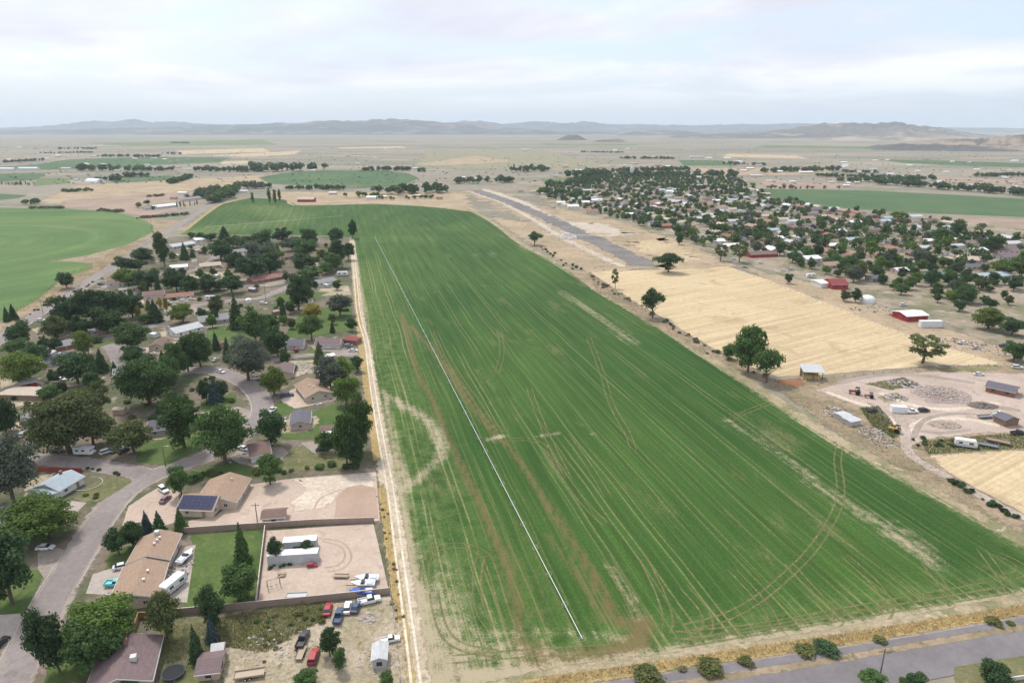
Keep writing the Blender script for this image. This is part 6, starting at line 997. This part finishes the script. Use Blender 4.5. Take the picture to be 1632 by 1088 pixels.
rocks('rubble_pile', blob(1500, 628, 44, 15, 1100, .15, .55, 1.0), [MR1, MR1, MR2, MR3], 'wide spread of pinkish rubble in the yard'); rocks('rubble_pile', blob(1440, 612, 24, 7, 160, .2, .7, .8)+blob(1426, 634, 20, 6, 120, .2, .6, .8), [MR2, MR3, MR4], 'weedy heaps of pale stones and scrap in the yard'); rocks('stone_heap', blob(1335, 658, 22, 10, 200, .2, .55, .6)+blob(1390, 690, 22, 9, 160, .15, .5, .5)+blob(1410, 705, 24, 10, 120, .15, .45, .4), [MR3, MR2, MR4], 'grey stones and scrap strewn along the field edge')
rocks('gravel_mound', blob(1566, 647, 22, 5, 300, .4, .9, 1.6), [pmat('dark_spoil', (0.17, 0.14, 0.125), .95)], 'dark mound of spoil in the gravel yard'); rocks('gravel_mound', blob(1505, 677, 24, 6, 260, .4, .8, .8), [pmat('fine_spoil', (0.36, 0.29, 0.24), .95)], 'low pale mound of gravel in the yard'); rocks('gravel_mound', blob(905, 378, 14, 4, 200, 1.0, 2.4, 4), [MR3], 'pale gravel heap beside the airstrip')
rocks('scrap', blob(1530, 548, 40, 10, 160, .2, .7, .5)+blob(1600, 560, 40, 10, 120, .2, .7, .5)+blob(1395, 494, 40, 8, 110, .2, .8, .5), [MR4, MR3, MR2], 'scrap and timber strewn beyond the stubble field'); rocks('garden_stones', blob(490, 584, 30, 8, 160, .2, .6, .3)+blob(590, 985, 16, 9, 60, .2, .5, .3)+blob(440, 1030, 60, 30, 110, .12, .4, .1)+blob(600, 1050, 30, 30, 60, .12, .4, .1), [MR2, MR3, MR1], 'loose stones and junk lying in the yards'); rocks('patio_clutter', blob(268, 915, 7, 16, 60, .15, .45, .5)+blob(300, 905, 8, 20, 30, .15, .4, .3)+blob(515, 705, 12, 8, 40, .15, .5, .4), [MR3, MR4, MR2], 'clutter of boxes and tools on the patio and drive')
def near_line(pts, n, spread, h0, h1, cols, where, kind='S'):
    L_ = spline([G(*p) for p in pts], 8)
    for k in range(n):
        q = L_[rt.randrange(len(L_)-1)]; h_ = rt.uniform(h0, h1); tree(0, 0, 0, 0, kind, rt.choice(cols), where, xy=(q.x+rt.gauss(0, spread), q.y+rt.gauss(0, spread)), hw=(h_, h_*rt.uniform(1.1, 1.8)))
near_line([(880, 412), (935, 440), (980, 466), (1030, 498), (1090, 534), (1150, 568), (1230, 608)], 46, 1.6, 1.0, 2.8, ['brush', 'grey', 'dark', 'brush'], 'on the hedge line beside the stubble'); near_line([(860, 395), (900, 418), (930, 432)], 16, 2.0, 1.5, 3.0, ['dark', 'olive'], 'on the hedge line below the airstrip'); near_line([(1520, 768), (1560, 795), (1632, 832)], 26, .7, 1.0, 2.0, ['dark', 'plum', 'dark'], 'in the dark hedge along the gravel lane'); near_line([(1480, 712), (1520, 708)], 16, 2.5, .8, 1.8, ['dark', 'olive', 'green'], 'in the weed bed beside the white camper')
for u, v, wp, col, lb in [(1030, 1081, 46, 'weed', 'widest pale green shrub clump on the golden verge'), (1088, 1068, 14, 'brush', 'small dry brown shrub between two pale green clumps on the verge'), (1128, 1066, 40, 'weed', 'pale green shrub clump beside the small dry brown shrub'), (1188, 1055, 24, 'weed', 'lone pale green shrub halfway along the golden verge'), (1284, 1040, 30, 'weed', 'pale green shrub touching the dark green one on the verge'), (1318, 1036, 38, 'dark', 'dark green shrub clump on the golden verge'), (1402, 1022, 20, 'weed', 'pale green shrub behind the wooden pole on the verge'), (1585, 993, 24, 'weed', 'pale green shrub beside the small olive one on the verge'), (1610, 994, 12, 'olive', 'small olive green shrub on the golden verge')]:
    tree(u, v, v-wp*.36, wp*1.15, 'S', col, '', lb)
near_line([(320, 758), (400, 752), (480, 748), (575, 744)], 22, 1.2, 1.4, 2.6, ['green', 'dark', 'weed'], 'in the hedge above the gravel yard'); near_line([(430, 985), (470, 975), (500, 985), (440, 1000)], 14, 2.5, .7, 1.5, ['weed', 'green'], 'in the weedy corner below the block wall'); near_line([(430, 903), (465, 900)], 7, .5, .7, 1.2, ['green'], 'along the side of the long grey trailer'); near_line([(140, 747), (175, 754), (190, 757)], 7, .2, .8, 1.2, ['dark'], 'in the clipped row at the street corner'); near_line([(140, 790), (165, 785)], 3, 1, .8, 1.6, ['weed'], 'in the corner house garden')
near_line([(425, 1035), (440, 1030), (405, 1055)], 8, 2.5, .6, 1.2, ['weed', 'brush'], 'among the dry weeds of the dirt lot'); near_line([(600, 790), (616, 850), (628, 930), (640, 1010)], 20, .8, .4, .9, ['weed', 'brush', 'brush'], 'in the weeds along the lane fence'); near_line([(160, 445), (100, 475), (40, 505), (230, 395)], 26, 1.5, .8, 2.0, ['olive', 'brush', 'dark'], 'on the verge between highway and pivot field')
near_line([(60, 640), (150, 630), (260, 650), (420, 580), (460, 500), (330, 480), (220, 480), (500, 420)], 60, 9, 1.2, 3.2, ['green', 'dark', 'weed', 'dark'], 'in the yards between the houses')
YARD = np.array([G(*p) for p in [(0, 580), (110, 500), (230, 440), (300, 395), (440, 385), (550, 390), (560, 470), (570, 560), (590, 740), (460, 745), (330, 745), (200, 700), (60, 715), (0, 700)]])
RDS = [spline([G(*p) for p in S], 4) for S in (HWY, ST1, ST2, ST3, ST4, ST5)]; LAWNX = [G(*p) for p in [(500, 690), (520, 500), (470, 650), (530, 545)]]
n_ = 0
for _ in range(4000):
    if n_ >= 92: break
    x, y = rt.uniform(YARD[:, 0].min(), YARD[:, 0].max()), rt.uniform(YARD[:, 1].min(), YARD[:, 1].max()); wd = rt.uniform(4, 8.5)
    if not inpoly(x, y, YARD) or any(math.hypot(x-h[0], y-h[1]) < h[2]*.8+wd*.35 for h in HOUSES) or any(math.hypot(x-q.x, y-q.y) < 6.5+wd*.3 for S in RDS for q in S) or any(math.hypot(x-a, y-b) < 14 for a, b in LAWNX): continue
    if any(math.hypot(x-a, y-b) < .75*(r__+wd/2) for a, b, r__ in TREES if r__ > 1.5): continue
    n_ += 1; tree(0, 0, 0, 0, rt.choice('RRRTC'), rt.choice(('dark', 'green', 'dark', 'olive', 'green', 'bright')), N2, xy=(x, y), hw=(wd*rt.uniform(.9, 1.4), wd))
# drives and cars at the left-hand houses
_k = 0
for hx, hy, hr in HOUSES[7:40]:
    best = min(((math.hypot(hx-q.x, hy-q.y), q) for S in RDS for q in S), key=lambda a: a[0]); d_, q = best
    if not 9 < d_ < 45: continue
    dv_ = (Vector((hx, hy))-q).normalized(); st_ = q+dv_*4.0; en = Vector((hx, hy))-dv_*(hr*.55); _k += 1
    if (en-st_).length > 4: strip('driveway', [(st_.x, st_.y), (en.x, en.y)], rt.uniform(4, 6.5), rt.choice((MSHO, MGRAV, MSHO)), 13, soft=1, px=False)
    if (en-st_).length > 7:
        mid = st_.lerp(en, .55); side = Vector((-dv_.y, dv_.x))*rt.uniform(-1.2, 1.2); q_, _d = nearby(hx, hy); kd, cl = rt.choice(('sedan', 'suv', 'pickup', 'suv')), rt.choice(('white', 'silver', 'grey', 'white', 'black', 'red', 'navy'))
        if f"{cl} {CATS[kd]} on the drive of the {q_[0]}" not in SEENL and all(math.hypot(mid.x-o_.location.x, mid.y-o_.location.y) > 6 for o_ in bpy.data.objects if o_.parent is None and o_.get('category') in ('car', 'pickup', 'tree')):
            SEENL[f"{cl} {CATS[kd]} on the drive of the {q_[0]}"] = 1; car(kd, cl, 0, 0, math.degrees(math.atan2(dv_.y, dv_.x)), f"{cl} {CATS[kd]} on the drive of the {q_[0]}", xy=(mid.x+side.x, mid.y+side.y))
n_ = 0; shc = []
for _ in range(3000):
    if n_ >= 34: break
    x, y = rt.uniform(YARD[:, 0].min(), YARD[:, 0].max()), rt.uniform(YARD[:, 1].min(), YARD[:, 1].max())
    if not inpoly(x, y, YARD) or any(math.hypot(x-h[0], y-h[1]) < h[2]*.9+3 for h in HOUSES) or any(math.hypot(x-q.x, y-q.y) < 8 for S in RDS for q in S) or any(math.hypot(x-a, y-b) < r__*.7+2 for a, b, r__ in TREES if r__ > 1.5): continue
    n_ += 1; rc, wc = rt.choice(('white', 'pale', 'grey', 'beige', 'brown', 'white')), rt.choice(('white', 'tan', 'grey', 'brown', 'white')); q_, _d = nearby(x, y); L_ = rt.uniform(3, 6.5); a = rt.uniform(0, 3.14); d = Vector((math.cos(a), math.sin(a))); lb = f"{WW.get(wc, wc)} garden shed with {TW[rc]} roof behind the {q_[0]}"
    if lb in SEENL: lb = f"{WW.get(wc, wc)} garden shed with {TW[rc]} roof between the {q_[0]} and {q_[1]}"
    if lb in SEENL or len(lb.split()) > 16: continue
    SEENL[lb] = 1; house('garden_shed', lb, (x-d.x*L_/2, y-d.y*L_/2), (x+d.x*L_/2, y+d.y*L_/2), rt.uniform(2.6, 4), 'a', wall=wc, roof=rc, detail=0, px=False, wh=2.1, cat='shed', over=.2, group='garden sheds of the street yards')
for hx, hy, hr in HOUSES[7:40]:
    a = rt.uniform(0, 6.28); shc += [(hx+math.cos(a)*hr+rt.gauss(0, 3), hy+math.sin(a)*hr+rt.gauss(0, 3), .15, rt.uniform(.2, .7)) for _ in range(9)]
    patch('bare_yard', [(hx+math.cos(a+k*.785)*hr*rt.uniform(.9, 1.7), hy+math.sin(a+k*.785)*hr*rt.uniform(.9, 1.7)) for k in range(8)], rt.choice((MSHO, MDIRT, MGRAV)), 12.2, soft=3, px=False)
rocks('yard_clutter', shc, [pmat('clutter_white', (.66, .65, .63), .7), MR3, MR4, pmat('clutter_blue', (.2, .3, .42), .7)], 'clutter of bins, boxes and garden things around the houses')
# dry grass tufts
def tufts(name, polys, label, seed):
    r = np.random.default_rng(seed); by = []; idx = []
    for pts, n, s0, s1, mi in polys:
        n = int(n*2.2)
        W = np.array([G(*p) for p in pts]); lo, hi = W.min(0), W.max(0); X = r.uniform(lo[0], hi[0], n*3); Y = r.uniform(lo[1], hi[1], n*3); k = inside(X, Y, W); X, Y = X[k][:n], Y[k][:n]; m_ = len(X)
        s = r.uniform(s0, s1, m_); a = r.uniform(0, 3.14, m_); dx, dy = np.cos(a)*s*.10, np.sin(a)*s*.10; lx, ly = r.normal(0, .4, m_)*s, r.normal(0, .4, m_)*s; Z = np.full(m_, .06)
        by.append(np.stack([np.stack([X-dx, Y-dy, Z], 1), np.stack([X+dx, Y+dy, Z], 1), np.stack([X+dx*.8+lx, Y+dy*.8+ly, Z+s*.85], 1), np.stack([X-dx*.8+lx, Y-dy*.8+ly, Z+s*.85], 1)], 1)); idx.append(np.full(m_, mi, dtype=np.int32))
    me = quadmesh(name, np.concatenate(by))
    for m_ in (pmat('straw_blades', (0.50, 0.37, 0.17), .9, var=.3), pmat('pale_blades', (0.40, 0.33, 0.21), .9, var=.3), LM['weed'], LM['olive']): me.materials.append(m_)
    me.polygons.foreach_set('material_index', np.concatenate(idx)); return tag(link(name, me), label, kind='stuff')
VG = [(760, 1120), (880, 1092), (1100, 1060), (1300, 1033), (1500, 1000), (1640, 978), (1640, 962), (1500, 985), (1300, 1016), (1100, 1046), (880, 1078), (760, 1105)]
tufts('dry_grass', [(VG, 9000, .25, .7, 0), (VG, 3000, .2, .5, 1), ([(604, 770), (612, 770), (634, 930), (650, 1088), (640, 1088), (624, 930)], 2600, .15, .5, 0), ([(566, 440), (574, 440), (600, 650), (606, 750), (598, 750), (586, 640)], 2200, .2, .6, 0), ([(345, 985), (620, 950), (645, 1088), (350, 1088)], 3500, .10, .35, 1), ([(345, 985), (520, 958), (520, 985), (420, 1040), (345, 1030)], 4500, .15, .5, 2), ([(255, 1000), (340, 990), (345, 1060), (260, 1080)], 2200, .1, .4, 3), ([(1240, 625), (1330, 640), (1440, 710), (1560, 800), (1540, 806), (1430, 742), (1320, 680)], 2600, .2, .6, 1), ([(1370, 650), (1400, 648), (1435, 690), (1425, 700), (1390, 680)], 1800, .2, .8, 3), ([(1468, 704), (1560, 695), (1640, 690), (1640, 714), (1478, 724)], 2500, .2, .8, 3), ([(1380, 612), (1440, 602), (1465, 612), (1420, 622)], 900, .2, .7, 3), ([(938, 434), (1040, 500), (1130, 552), (1240, 606), (1235, 618), (1120, 562), (1030, 512), (950, 466)], 4000, .3, .9, 1), ([(20, 497), (96, 443), (205, 388), (250, 382), (150, 440), (70, 490)], 3500, .3, .9, 0)], 'dry golden grass and weeds along verges and waste lots', 9)
